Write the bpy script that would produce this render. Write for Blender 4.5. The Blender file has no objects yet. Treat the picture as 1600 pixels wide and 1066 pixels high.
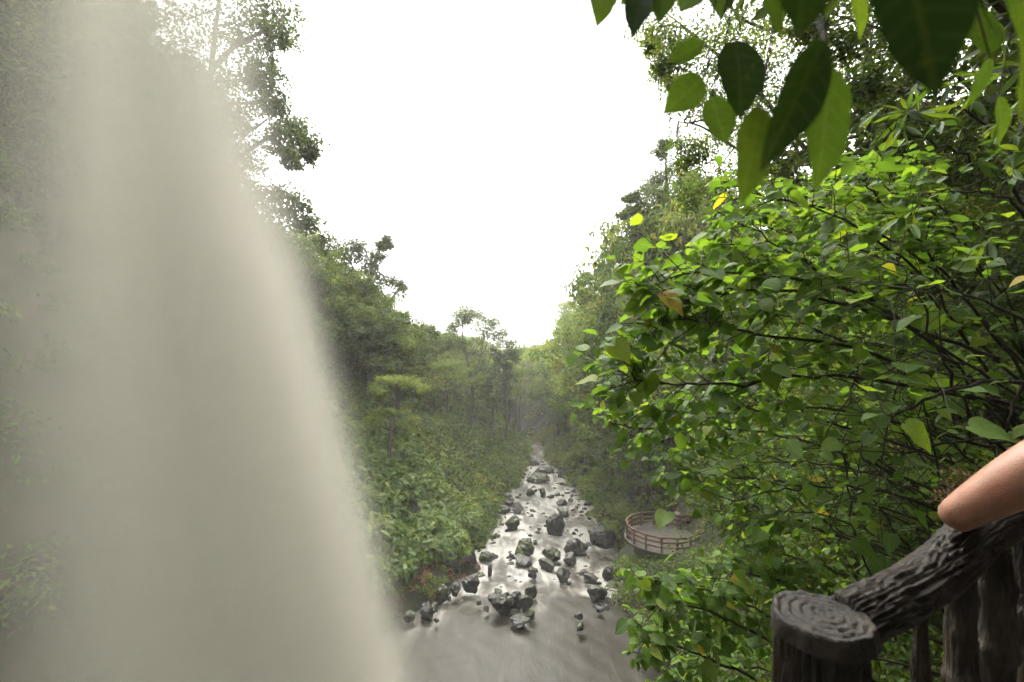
import bpy, bmesh, math, random
import numpy as np
from mathutils import Vector, Matrix, noise as mnoise

random.seed(7)
RNG = np.random.default_rng(11)
scene = bpy.context.scene
COL = scene.collection

# ---------------------------------------------------------------- camera, sky, sun, exposure
CAMZ, FPX, HORIZON = 18.5, 711.0, 560.0
PITCH = math.atan((HORIZON - 533.0) / FPX)
cam_data = bpy.data.cameras.new('camera')
cam_data.lens, cam_data.sensor_width = 16.0, 36.0
cam_data.clip_start, cam_data.clip_end = 0.05, 4000
cam_data.dof.use_dof = True
cam_data.dof.focus_distance = 5.5
cam_data.dof.aperture_fstop = 2.8
cam = bpy.data.objects.new('camera', cam_data)
COL.objects.link(cam)
cam.location = (0, 0, CAMZ)
cam.rotation_euler = (math.pi / 2 + PITCH, 0, 0)
scene.camera = cam

SUN_EL, SUN_AZ = math.radians(58), math.radians(-12)      # azimuth measured from +Y towards +X
world = bpy.data.worlds.new('World')
scene.world = world
world.use_nodes = True
wn, wl = world.node_tree.nodes, world.node_tree.links
wn.clear()
sky = wn.new('ShaderNodeTexSky')
sky.sky_type = 'NISHITA'
sky.sun_disc = False
sky.sun_elevation = SUN_EL
sky.sun_rotation = SUN_AZ
sky.air_density, sky.dust_density, sky.ozone_density = 1.0, 4.0, 1.0
hs = wn.new('ShaderNodeHueSaturation')
hs.inputs['Saturation'].default_value = 0.10
mixw = wn.new('ShaderNodeMix'); mixw.data_type = 'RGBA'
mixw.inputs[0].default_value = 0.6
mixw.inputs[7].default_value = (13.0, 13.0, 12.8, 1)       # even cloud cover
bg = wn.new('ShaderNodeBackground')
bg.inputs['Strength'].default_value = 0.15
wo = wn.new('ShaderNodeOutputWorld')
wl.new(sky.outputs[0], hs.inputs['Color'])
wl.new(hs.outputs[0], mixw.inputs[6])
wl.new(mixw.outputs[2], bg.inputs['Color'])
wl.new(bg.outputs[0], wo.inputs['Surface'])

sun_data = bpy.data.lights.new('sun', 'SUN')
sun_data.energy, sun_data.angle, sun_data.color = 1.5, math.radians(14), (1.0, 0.95, 0.86)
sun = bpy.data.objects.new('sun', sun_data)
COL.objects.link(sun)
sdir = Vector((math.sin(SUN_AZ) * math.cos(SUN_EL), math.cos(SUN_AZ) * math.cos(SUN_EL), math.sin(SUN_EL)))
sun.rotation_euler = (-sdir).to_track_quat('-Z', 'Y').to_euler()
sun.location = (0, 0, 120)

scene.view_settings.view_transform = 'Standard'
scene.view_settings.look = 'None'
scene.view_settings.exposure = 1.8
scene.view_settings.gamma = 1.0
scene.cycles.use_denoising = True
scene.cycles.max_bounces = 8
scene.cycles.diffuse_bounces = 3
scene.cycles.glossy_bounces = 2
scene.cycles.transmission_bounces = 4
scene.cycles.transparent_max_bounces = 40
scene.cycles.volume_bounces = 0
scene.cycles.use_adaptive_sampling = True
scene.cycles.adaptive_threshold = 0.06
scene.cycles.adaptive_min_samples = 24
scene.cycles.caustics_reflective = False
scene.cycles.caustics_refractive = False

_u = np.array([0, -math.sin(PITCH), math.cos(PITCH)])
_f = np.array([0, math.cos(PITCH), math.sin(PITCH)])


def at(px, py, Y):
    """world point seen at photo pixel (px,py) that stands Y metres ahead of the viewpoint"""
    r = np.array([(px - 800) / FPX, 0, 0]) - (py - 533) / FPX * _u + _f
    return np.array([0, 0, CAMZ]) + r * (Y / r[1])


def pix(p):
    v = np.asarray(p, float) - np.array([0, 0, CAMZ])
    d = v @ _f
    return 800 + FPX * v[0] / d, 533 - FPX * (v @ _u) / d


# ---------------------------------------------------------------- helpers
def mesh_from(name, V, F, mat=None, tint=None, uv=None, smooth=False):
    """V (N,3); F an (M,k) array or a list of such arrays"""
    Fs = F if isinstance(F, list) else [F]
    Fs = [np.asarray(f, np.int32) for f in Fs if len(f)]
    me = bpy.data.meshes.new(name)
    V = np.asarray(V, np.float32)
    me.vertices.add(len(V))
    me.vertices.foreach_set('co', V.ravel())
    loops = np.concatenate([f.ravel() for f in Fs])
    tot = np.concatenate([np.full(len(f), f.shape[1], np.int32) for f in Fs])
    start = np.concatenate([[0], np.cumsum(tot)[:-1]]).astype(np.int32)
    me.loops.add(len(loops))
    me.loops.foreach_set('vertex_index', loops)
    me.polygons.add(len(tot))
    me.polygons.foreach_set('loop_start', start)
    me.polygons.foreach_set('loop_total', tot)
    me.polygons.foreach_set('use_smooth', np.full(len(tot), bool(smooth)))
    if tint is not None:
        a = me.attributes.new('tint', 'FLOAT', 'POINT')
        a.data.foreach_set('value', np.asarray(tint, np.float32))
    if uv is not None:
        l = me.uv_layers.new(name='UVMap')
        l.data.foreach_set('uv', np.asarray(uv, np.float32)[loops].ravel())
    me.update(calc_edges=True)
    me.validate()
    if mat is not None:
        me.materials.append(mat)
    return me


def obj(name, me, parent=None, loc=None, rot=None, scale=None):
    o = bpy.data.objects.new(name, me)
    COL.objects.link(o)
    if parent is not None:
        o.parent = parent
    if loc is not None:
        o.location = loc
    if rot is not None:
        o.rotation_euler = rot
    if scale is not None:
        o.scale = scale if hasattr(scale, '__len__') else (scale,) * 3
    return o


def tag(o, label=None, cat=None, group=None, kind=None):
    if label: o['label'] = label
    if cat: o['category'] = cat
    if group: o['group'] = group
    if kind: o['kind'] = kind
    return o


def thing(name, label, cat, loc=(0, 0, 0), group=None, rot=None):
    o = obj(name, None, None, loc, rot)
    o.empty_display_size = 0.2
    return tag(o, label, cat, group)


class MB:
    """collects pieces of one mesh"""
    def __init__(self):
        self.V, self.F, self.T, self.n = [], {}, [], 0

    def add(self, V, F, tint=None):
        V = np.asarray(V, float)
        F = np.asarray(F, int)
        if not len(V):
            return
        self.V.append(V)
        self.F.setdefault(F.shape[1], []).append(F + self.n)
        self.T.append(np.zeros(len(V)) if tint is None else np.broadcast_to(np.asarray(tint, float), (len(V),)))
        self.n += len(V)

    def mesh(self, name, mat, smooth=False):
        V = np.concatenate(self.V)
        F = [np.concatenate(f) for f in self.F.values()]
        return mesh_from(name, V, F, mat, tint=np.concatenate(self.T), smooth=smooth)


def norm(a):
    a = np.asarray(a, float)
    return a / np.maximum(np.linalg.norm(a, axis=-1, keepdims=True), 1e-9)


def tube(P, R, sides=6, cap=True):
    P = np.asarray(P, float)
    R = np.broadcast_to(np.asarray(R, float), (len(P),))
    T = norm(np.gradient(P, axis=0))
    ref = np.array([0, 0, 1.0]) if abs(T[0][2]) < 0.9 else np.array([1.0, 0, 0])
    a = norm(np.cross(T, ref)); b = np.cross(T, a)
    th = np.arange(sides) / sides * 2 * math.pi
    V = P[:, None] + R[:, None, None] * (np.cos(th)[None, :, None] * a[:, None] + np.sin(th)[None, :, None] * b[:, None])
    V = V.reshape(-1, 3)
    i, j = np.meshgrid(np.arange(len(P) - 1), np.arange(sides), indexing='ij')
    k = (j + 1) % sides
    F = np.stack([i * sides + j, i * sides + k, (i + 1) * sides + k, (i + 1) * sides + j], -1).reshape(-1, 4)
    return V, F


def smooth_path(P, n):
    """Catmull-Rom through the points"""
    P = np.asarray(P, float)
    if len(P) < 3:
        t = np.linspace(0, 1, n)[:, None]
        return P[0] * (1 - t) + P[-1] * t
    Q = np.vstack([2 * P[0] - P[1], P, 2 * P[-1] - P[-2]])
    ts = np.linspace(0, len(P) - 1 - 1e-6, n)
    out = []
    for t in ts:
        i = int(t); u = t - i
        p0, p1, p2, p3 = Q[i:i + 4]
        out.append(0.5 * (2 * p1 + (p2 - p0) * u + (2 * p0 - 5 * p1 + 4 * p2 - p3) * u * u + (3 * p1 - p0 - 3 * p2 + p3) * u ** 3))
    return np.array(out)


# leaf templates: (along, across, up)
DIAMOND = (np.array([[0, 0, 0], [.45, .5, .07], [1, 0, -.06], [.45, -.5, .07]]), np.array([[0, 1, 2], [0, 2, 3]]))
OVAL = (np.array([[0, 0, 0], [.3, .46, .09], [.7, .36, .03], [1, 0, -.14], [.7, -.36, .03], [.3, -.46, .09], [.5, 0, 0]]),
        np.array([[6, 0, 1], [6, 1, 2], [6, 2, 3], [6, 3, 4], [6, 4, 5], [6, 5, 0]]))
BLADE = (np.array([[0, 0, 0], [.35, .5, .12], [.35, -.5, .12], [.72, .36, .08], [.72, -.36, .08], [1, 0, -.16]]),
         np.array([[0, 2, 1], [1, 2, 4], [1, 4, 3], [3, 4, 5]]))


def leaves(C, D, N, L, W, tmpl):
    C, D, N = np.asarray(C, float), norm(D), np.asarray(N, float)
    S = norm(np.cross(D, N)); U = np.cross(S, D)
    t, f = tmpl
    L = np.broadcast_to(L, (len(C),))[:, None, None]; W = np.broadcast_to(W, (len(C),))[:, None, None]
    V = C[:, None] + L * t[None, :, 0:1] * D[:, None] + W * t[None, :, 1:2] * S[:, None] + L * t[None, :, 2:3] * U[:, None]
    F = f[None] + (np.arange(len(C)) * len(t))[:, None, None]
    return V.reshape(-1, 3), F.reshape(-1, f.shape[1]), len(t)


def rdir(n, rng=RNG):
    return norm(rng.normal(size=(n, 3)))


def add_leaves(mb, C, D, N, L, W, tint, tmpl=DIAMOND):
    V, F, k = leaves(C, D, N, L, W, tmpl)
    mb.add(V, F, np.repeat(np.clip(tint, 0, 1), k))


def clump(mb, c, r, n, leaf, tmpl=DIAMOND, flat=0.7, sub=9, tint=0.45, spread=0.18, droop=0.25, rng=RNG, asp=0.55):
    """a loose clump of leaves: sub-clusters inside an ellipsoid, gaps between them"""
    c = np.asarray(c, float)
    sc = rdir(sub, rng) * (rng.random((sub, 1)) ** 0.45) * np.array([r, r, r * flat])
    k = rng.integers(0, sub, n)
    off = rdir(n, rng) * (rng.random((n, 1)) ** 0.5) * np.array([r, r, r * flat * .9]) * 0.55
    P = c + sc[k] + off
    out = norm(sc[k] + off + 1e-6)
    N = norm(0.55 * out + np.array([0, 0, 0.7]) + rng.normal(size=(n, 3)) * 0.45)
    D = rng.normal(size=(n, 3)) + 0.5 * out; D[:, 2] -= droop
    D = D - N * (D * N).sum(1, keepdims=True)
    tt = tint + rng.normal(size=sub)[k] * spread * .6 + rng.normal(size=n) * spread
    Ls = leaf * rng.uniform(.65, 1.35, n)
    add_leaves(mb, P, D, N, Ls, Ls * asp, tt, tmpl)


# ---------------------------------------------------------------- materials
def new_mat(name):
    m = bpy.data.materials.new(name)
    m.use_nodes = True
    nt = m.node_tree
    nt.nodes.clear()
    out = nt.nodes.new('ShaderNodeOutputMaterial')
    return m, nt, nt.nodes, nt.links, out


def ramp(nodes, stops):
    r = nodes.new('ShaderNodeValToRGB')
    e = r.color_ramp.elements
    e[0].position, e[0].color = stops[0][0], (*stops[0][1], 1)
    e[1].position, e[1].color = stops[-1][0], (*stops[-1][1], 1)
    for p, c in stops[1:-1]:
        x = e.new(p); x.color = (*c, 1)
    return r


def leaf_mat(name, stops, trans=0.38, rough=0.6, boost=1.8, spec=0.16):
    """tinted by the per-leaf value 'tint'"""
    m, nt, n, l, out = new_mat(name)
    at_ = n.new('ShaderNodeAttribute'); at_.attribute_name = 'tint'
    r = ramp(n, stops)
    l.new(at_.outputs['Fac'], r.inputs[0])
    oi = n.new('ShaderNodeObjectInfo')
    mr = n.new('ShaderNodeMapRange'); mr.inputs[3].default_value = 0.8; mr.inputs[4].default_value = 1.22
    l.new(oi.outputs['Random'], mr.inputs[0])
    mul = n.new('ShaderNodeVectorMath'); mul.operation = 'SCALE'
    l.new(r.outputs[0], mul.inputs[0]); l.new(mr.outputs[0], mul.inputs['Scale'])
    p = n.new('ShaderNodeBsdfPrincipled')
    p.inputs['Roughness'].default_value = rough
    p.inputs['Specular IOR Level'].default_value = spec
    l.new(mul.outputs[0], p.inputs['Base Color'])
    t = n.new('ShaderNodeBsdfTranslucent')
    b = n.new('ShaderNodeMix'); b.data_type = 'RGBA'; b.blend_type = 'MULTIPLY'; b.inputs[0].default_value = 1
    b.inputs[7].default_value = (boost * 1.05, boost, boost * .45, 1)
    l.new(mul.outputs[0], b.inputs[6]); l.new(b.outputs[2], t.inputs['Color'])
    mx = n.new('ShaderNodeMixShader'); mx.inputs[0].default_value = trans
    l.new(p.outputs[0], mx.inputs[1]); l.new(t.outputs[0], mx.inputs[2])
    l.new(mx.outputs[0], out.inputs['Surface'])
    return m


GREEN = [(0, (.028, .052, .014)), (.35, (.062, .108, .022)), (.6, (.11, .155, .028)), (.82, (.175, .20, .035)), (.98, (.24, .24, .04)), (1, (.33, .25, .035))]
DARKG = [(0, (.022, .04, .014)), (.4, (.045, .075, .022)), (.7, (.08, .112, .028)), (1, (.13, .15, .035))]
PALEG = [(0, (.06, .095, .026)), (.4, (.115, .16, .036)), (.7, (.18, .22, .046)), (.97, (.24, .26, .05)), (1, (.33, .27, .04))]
M_tree = leaf_mat('tree leaves', GREEN)
M_dark = leaf_mat('dark evergreen leaves', DARKG, trans=.28)
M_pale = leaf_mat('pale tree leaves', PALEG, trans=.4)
M_under = leaf_mat('undergrowth leaves', GREEN, trans=.3)
M_ginger = leaf_mat('broad blade leaves', [(0, (.03, .06, .018)), (.4, (.065, .115, .028)), (.75, (.13, .18, .045)), (1, (.22, .24, .07))], rough=.5, spec=.3)
M_moss = leaf_mat('hanging moss', [(0, (.03, .04, .02)), (1, (.10, .11, .05))], trans=.2, rough=.9)
M_litter = leaf_mat('red leaved plants', [(0, (.07, .08, .03)), (.5, (.17, .08, .06)), (1, (.30, .12, .07))], trans=.2)


def bark_mat(name, c1, c2, scale=6, rough=.8, bump=.4, stretch=.25, spec=.3):
    m, nt, n, l, out = new_mat(name)
    tc = n.new('ShaderNodeTexCoord')
    mp = n.new('ShaderNodeMapping'); mp.inputs['Scale'].default_value = (1, 1, stretch)
    nz = n.new('ShaderNodeTexNoise'); nz.inputs['Scale'].default_value = scale; nz.inputs['Detail'].default_value = 8; nz.inputs['Roughness'].default_value = .65
    r = ramp(n, [(.3, c1), (.7, c2)])
    bp = n.new('ShaderNodeBump'); bp.inputs['Strength'].default_value = bump; bp.inputs['Distance'].default_value = .05
    p = n.new('ShaderNodeBsdfPrincipled'); p.inputs['Roughness'].default_value = rough; p.inputs['Specular IOR Level'].default_value = spec
    l.new(tc.outputs['Object'], mp.inputs[0]); l.new(mp.outputs[0], nz.inputs['Vector'])
    l.new(nz.outputs[0], r.inputs[0]); l.new(r.outputs[0], p.inputs['Base Color'])
    l.new(nz.outputs[0], bp.inputs['Height']); l.new(bp.outputs[0], p.inputs['Normal'])
    l.new(p.outputs[0], out.inputs['Surface'])
    return m


M_bark = bark_mat('tree bark', (.035, .03, .024), (.13, .115, .09))
M_twig = bark_mat('twig bark', (.018, .015, .011), (.055, .046, .034), scale=14)
M_palebark = bark_mat('pale bark', (.12, .10, .08), (.28, .25, .20), scale=9)
M_timber = bark_mat('red brown timber', (.075, .042, .030), (.18, .105, .078), scale=8, bump=.15, stretch=1)
M_deck = bark_mat('worn concrete deck', (.045, .042, .034), (.12, .11, .092), scale=2.5, bump=.15, stretch=1)
M_pier = bark_mat('mossy concrete', (.05, .055, .025), (.17, .15, .10), scale=2.2, bump=.4, stretch=.5)
M_log = bark_mat('wet carved concrete log', (.0038, .0028, .0019), (.027, .0185, .0115), scale=28, rough=.38, bump=.5, stretch=.6, spec=.32)
M_paving = bark_mat('wet stone paving', (.04, .036, .03), (.10, .09, .08), scale=5, rough=.5, stretch=1)
M_drift = bark_mat('driftwood', (.10, .085, .065), (.26, .23, .19), scale=10)


def rock_mat(name, moss):
    m, nt, n, l, out = new_mat(name)
    tc = n.new('ShaderNodeTexCoord')
    geo = n.new('ShaderNodeNewGeometry')
    oi = n.new('ShaderNodeObjectInfo')
    nz = n.new('ShaderNodeTexNoise'); nz.inputs['Scale'].default_value = 2.2; nz.inputs['Detail'].default_value = 10; nz.inputs['Roughness'].default_value = .7
    l.new(geo.outputs['Position'], nz.inputs['Vector'])
    r = ramp(n, [(.3, (.006, .0057, .0052)), (.52, (.018, .0165, .0145)), (.75, (.055, .051, .044))])
    l.new(nz.outputs[0], r.inputs[0])
    vb = n.new('ShaderNodeMapRange'); vb.inputs[3].default_value = .6; vb.inputs[4].default_value = 2.1; l.new(oi.outputs['Random'], vb.inputs[0])
    rs = n.new('ShaderNodeVectorMath'); rs.operation = 'SCALE'; l.new(r.outputs[0], rs.inputs[0]); l.new(vb.outputs[0], rs.inputs['Scale'])
    nz2 = n.new('ShaderNodeTexNoise'); nz2.inputs['Scale'].default_value = 1.1; nz2.inputs['Detail'].default_value = 6
    l.new(geo.outputs['Position'], nz2.inputs['Vector'])
    sp = n.new('ShaderNodeSeparateXYZ'); l.new(geo.outputs['Normal'], sp.inputs[0])
    a = n.new('ShaderNodeMath'); a.operation = 'MULTIPLY_ADD'; a.inputs[1].default_value = .55; l.new(sp.outputs['Z'], a.inputs[0]); l.new(nz2.outputs[0], a.inputs[2])
    b = n.new('ShaderNodeMath'); b.operation = 'MULTIPLY_ADD'; b.inputs[1].default_value = .25; l.new(oi.outputs['Random'], b.inputs[0]); l.new(a.outputs[0], b.inputs[2])
    mr = n.new('ShaderNodeMapRange'); mr.inputs[1].default_value = 1.22 - moss; mr.inputs[2].default_value = 1.38 - moss; l.new(b.outputs[0], mr.inputs[0])
    mx = n.new('ShaderNodeMix'); mx.data_type = 'RGBA'; l.new(mr.outputs[0], mx.inputs[0]); l.new(rs.outputs[0], mx.inputs[6]); mx.inputs[7].default_value = (.032, .038, .010, 1)
    p = n.new('ShaderNodeBsdfPrincipled'); p.inputs['Roughness'].default_value = .48; p.inputs['Specular IOR Level'].default_value = .45
    l.new(mx.outputs[2], p.inputs['Base Color'])
    bp = n.new('ShaderNodeBump'); bp.inputs['Strength'].default_value = .7; bp.inputs['Distance'].default_value = .12
    nz3 = n.new('ShaderNodeTexNoise'); nz3.inputs['Scale'].default_value = 6; nz3.inputs['Detail'].default_value = 8
    l.new(geo.outputs['Position'], nz3.inputs['Vector']); l.new(nz3.outputs[0], bp.inputs['Height']); l.new(bp.outputs[0], p.inputs['Normal'])
    l.new(p.outputs[0], out.inputs['Surface'])
    return m


M_rock = rock_mat('wet basalt', .12)
M_mossrock = rock_mat('mossy basalt', .42)


def ground_mat():
    m, nt, n, l, out = new_mat('forest soil')
    geo = n.new('ShaderNodeNewGeometry')
    nz = n.new('ShaderNodeTexNoise'); nz.inputs['Scale'].default_value = .5; nz.inputs['Detail'].default_value = 12; nz.inputs['Roughness'].default_value = .7
    l.new(geo.outputs['Position'], nz.inputs['Vector'])
    r = ramp(n, [(.3, (.014, .016, .008)), (.48, (.03, .036, .012)), (.58, (.05, .04, .022)), (.75, (.035, .05, .014))])
    l.new(nz.outputs[0], r.inputs[0])
    p = n.new('ShaderNodeBsdfPrincipled'); p.inputs['Roughness'].default_value = .85
    bp = n.new('ShaderNodeBump'); bp.inputs['Strength'].default_value = .8; bp.inputs['Distance'].default_value = .4
    l.new(nz.outputs[0], bp.inputs['Height']); l.new(bp.outputs[0], p.inputs['Normal'])
    l.new(r.outputs[0], p.inputs['Base Color']); l.new(p.outputs[0], out.inputs['Surface'])
    return m


M_ground = ground_mat()


def river_mat():
    m, nt, n, l, out = new_mat('silty stream water')
    geo = n.new('ShaderNodeNewGeometry')
    at_ = n.new('ShaderNodeAttribute'); at_.attribute_name = 'tint'
    mp = n.new('ShaderNodeMapping'); mp.inputs['Scale'].default_value = (1.0, .28, 1)
    l.new(geo.outputs['Position'], mp.inputs[0])
    nz = n.new('ShaderNodeTexNoise'); nz.inputs['Scale'].default_value = .9; nz.inputs['Detail'].default_value = 7; nz.inputs['Roughness'].default_value = .6; nz.inputs['Distortion'].default_value = .8
    l.new(mp.outputs[0], nz.inputs['Vector'])
    a = n.new('ShaderNodeMath'); a.operation = 'MULTIPLY_ADD'; a.inputs[1].default_value = .75
    kk = n.new('ShaderNodeMapRange'); kk.inputs[1].default_value = .1; kk.inputs[2].default_value = .42; kk.inputs[3].default_value = .22; kk.inputs[4].default_value = 1.0
    l.new(at_.outputs['Fac'], kk.inputs[0])
    ce = n.new('ShaderNodeMath'); ce.operation = 'SUBTRACT'; ce.inputs[1].default_value = .5; l.new(nz.outputs[0], ce.inputs[0])
    m2 = n.new('ShaderNodeMath'); m2.operation = 'MULTIPLY_ADD'; m2.inputs[2].default_value = .5; l.new(ce.outputs[0], m2.inputs[0]); l.new(kk.outputs[0], m2.inputs[1])
    l.new(at_.outputs['Fac'], a.inputs[0]); l.new(m2.outputs[0], a.inputs[2])
    r = ramp(n, [(.42, (.019, .0165, .0115)), (.62, (.038, .0335, .0245)), (.80, (.105, .098, .082)), (.98, (.28, .27, .245))])
    l.new(a.outputs[0], r.inputs[0])
    p = n.new('ShaderNodeBsdfPrincipled'); p.inputs['Roughness'].default_value = .40; p.inputs['Specular IOR Level'].default_value = .2
    bp = n.new('ShaderNodeBump'); bp.inputs['Strength'].default_value = .16; bp.inputs['Distance'].default_value = .2
    l.new(nz.outputs[0], bp.inputs['Height']); l.new(bp.outputs[0], p.inputs['Normal'])
    l.new(r.outputs[0], p.inputs['Base Color']); l.new(p.outputs[0], out.inputs['Surface'])
    return m


M_river = river_mat()


def veil_mat():
    """thin falling water: its thickness (edge fade, strands) is stored in the mesh"""
    m, nt, n, l, out = new_mat('falling water veil')
    at_ = n.new('ShaderNodeAttribute'); at_.attribute_name = 'tint'
    uv = n.new('ShaderNodeUVMap')
    sp = n.new('ShaderNodeSeparateXYZ'); l.new(uv.outputs[0], sp.inputs[0])
    d = n.new('ShaderNodeBsdfDiffuse'); t = n.new('ShaderNodeBsdfTranslucent')
    wr = ramp(n, [(0, (.40, .392, .335)), (1, (.57, .548, .47))])      # thin and dense bands of water
    l.new(sp.outputs[0], wr.inputs[0]); l.new(wr.outputs[0], d.inputs['Color']); l.new(wr.outputs[0], t.inputs['Color'])
    dt = n.new('ShaderNodeMixShader'); dt.inputs[0].default_value = .5
    l.new(d.outputs[0], dt.inputs[1]); l.new(t.outputs[0], dt.inputs[2])
    tr = n.new('ShaderNodeBsdfTransparent')
    mx = n.new('ShaderNodeMixShader')
    l.new(at_.outputs['Fac'], mx.inputs[0]); l.new(tr.outputs[0], mx.inputs[1]); l.new(dt.outputs[0], mx.inputs[2])
    l.new(mx.outputs[0], out.inputs['Surface'])
    return m


M_veil = veil_mat()

# ---------------------------------------------------------------- terrain
_yk = [-40, 0, 6, 12, 20, 26, 30, 33, 36.5, 41, 45.4, 54.8, 65.8, 73, 82, 90.7, 101, 112, 130, 200, 600]
_xl = [-16, -15, -14, -12.5, -10, -8.6, -8.4, -7.9, -5.4, -3.2, -3.5, -2.3, -1.4, .5, 2.4, 3.1, 3.0, 0.5, -13, -72, -400]
_xr = [4, 4, 3.8, 5, 7.6, 8.8, 8.6, 8.4, 8.2, 9.6, 10.3, 10.2, 9.8, 9.2, 7.8, 6.6, 8.0, 6.0, -6, -60, -385]


def _wob(y, p):
    y = np.asarray(y, float)
    return np.clip((y - 22) / 10, 0, 1) * (.45 * np.sin(y * .9 + p) + .28 * np.sin(y * 2.1 + 2 * p) + .16 * np.sin(y * 4.7 + p))


def xl(y): return np.interp(y, _yk, _xl) + _wob(y, 1.3)
def xr(y): return np.interp(y, _yk, _xr) + _wob(y, 4.1)


def zr(y):
    y = np.asarray(y, float)
    return -0.45 * np.clip((y - 36.2) / 1.6, 0, 1) - 0.018 * np.maximum(y - 40, 0)


def fbm(x, y, s, seed=0):
    """cheap smooth noise from sines"""
    r = np.random.default_rng(seed)
    o = 0
    for k in range(6):
        a, b, p = r.normal(), r.normal(), r.uniform(0, 6.28)
        f = s * 1.6 ** k
        o = o + np.sin((a * x + b * y) * f + p) / 1.5 ** k
    return o / 2.2


PLAT = np.array([12.0, 37.8])


def height(x, y):
    x = np.asarray(x, float); y = np.asarray(y, float)
    base = zr(y)
    dl = xl(y) - x; dr = x - xr(y)
    steepl = np.interp(y, [0, 18, 26, 34], [2.6, 2.2, 1.3, 1.0])
    steepr = np.interp(y, [0, 10, 25, 35], [2.4, 1.9, 1.25, 1.0])
    hl = np.interp(dl, [-3, 0, .8, 4, 8, 20, 45, 110, 300], [-1.6, -.4, 1.0, 3.2, 7, 20, 33, 38, 42]) * np.where(dl > 0, steepl, 1)
    hr = np.interp(dr, [-3, 0, 1, 5, 15, 30, 70, 160, 400], [-1.6, -.4, 1.3, 6, 19, 32, 40, 44, 46]) * np.where(dr > 0, steepr, 1)
    h = np.maximum(hl, hr) + base
    h = h * np.interp(y, [115, 190, 300, 600], [1, .55, .32, .2])
    land = np.clip(np.maximum(dl, dr) / 6, 0, 1)
    h = h + land * (fbm(x, y, .09, 3) * 1.5 + fbm(x, y, .35, 5) * .5)
    g = np.clip(1.5 - np.hypot(x - PLAT[0], (y - PLAT[1])) / 4.2, 0, 1)
    h = h * (1 - g) + np.minimum(h, 3.2) * g
    # terrace the viewpoint stands on, ending in a cliff above the pool
    edge = 1.75 + .12 * np.sin(x * .9)
    t = np.clip((y - edge) / 4.0, 0, 1)
    cliff = 16.9 * (1 - t ** 1.3) - 1.6 * t
    near = (y < 6) & (x > -6)
    h = np.where(near, np.where(y < edge, np.where(x < 9, 16.9, np.maximum(16.9, h)), np.maximum(h * np.clip((y - edge) / 4, 0, 1) + cliff * 0, cliff)), h)
    # unseen wooded hillside added behind the terrace to shade it
    back = 16.9 + np.clip(-3.2 - y, 0, 30) * 1.5 * np.clip((x + 9) / 5, 0, 1)
    h = np.where((y < -3.2) & (x > -9), np.maximum(h, back), h)
    return h


gx = np.unique(np.concatenate([np.linspace(-420, -60, 40), np.linspace(-60, 60, 181), np.linspace(60, 420, 40)]))
gy = np.unique(np.concatenate([np.linspace(-40, 0, 21), np.linspace(0, 12, 41), np.linspace(12, 120, 150), np.linspace(120, 600, 60)]))
X, Y = np.meshgrid(gx, gy, indexing='ij')
Z = height(X, Y)
nX, nY = X.shape
ii, jj = np.meshgrid(np.arange(nX - 1), np.arange(nY - 1), indexing='ij')
Fg = np.stack([ii * nY + jj, (ii + 1) * nY + jj, (ii + 1) * nY + jj + 1, ii * nY + jj + 1], -1).reshape(-1, 4)
tag(obj('ground', mesh_from('ground', np.stack([X, Y, Z], -1).reshape(-1, 3), Fg, M_ground, smooth=True)), kind='structure')

# paved terrace under the viewpoint
mb = MB()
pth = [(-2.5, -6), (7.5, -6), (7.5, 2.15), (3, 2.05), (1.2, 1.75), (0.2, 1.3), (-2.5, 1.2)]
n_ = len(pth)
Vp = [(x, y, 16.98) for x, y in pth] + [(x, y, 16.6) for x, y in pth]
bm = bmesh.new()
vs = [bm.verts.new(v) for v in Vp]
bm.faces.new(vs[:n_])
for i in range(n_):
    j = (i + 1) % n_
    bm.faces.new((vs[i], vs[n_ + i], vs[n_ + j], vs[j]))
bmesh.ops.recalc_face_normals(bm, faces=bm.faces)
me = bpy.data.meshes.new('path'); bm.to_mesh(me); bm.free(); me.materials.append(M_paving)
tag(obj('path', me), kind='structure')

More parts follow.
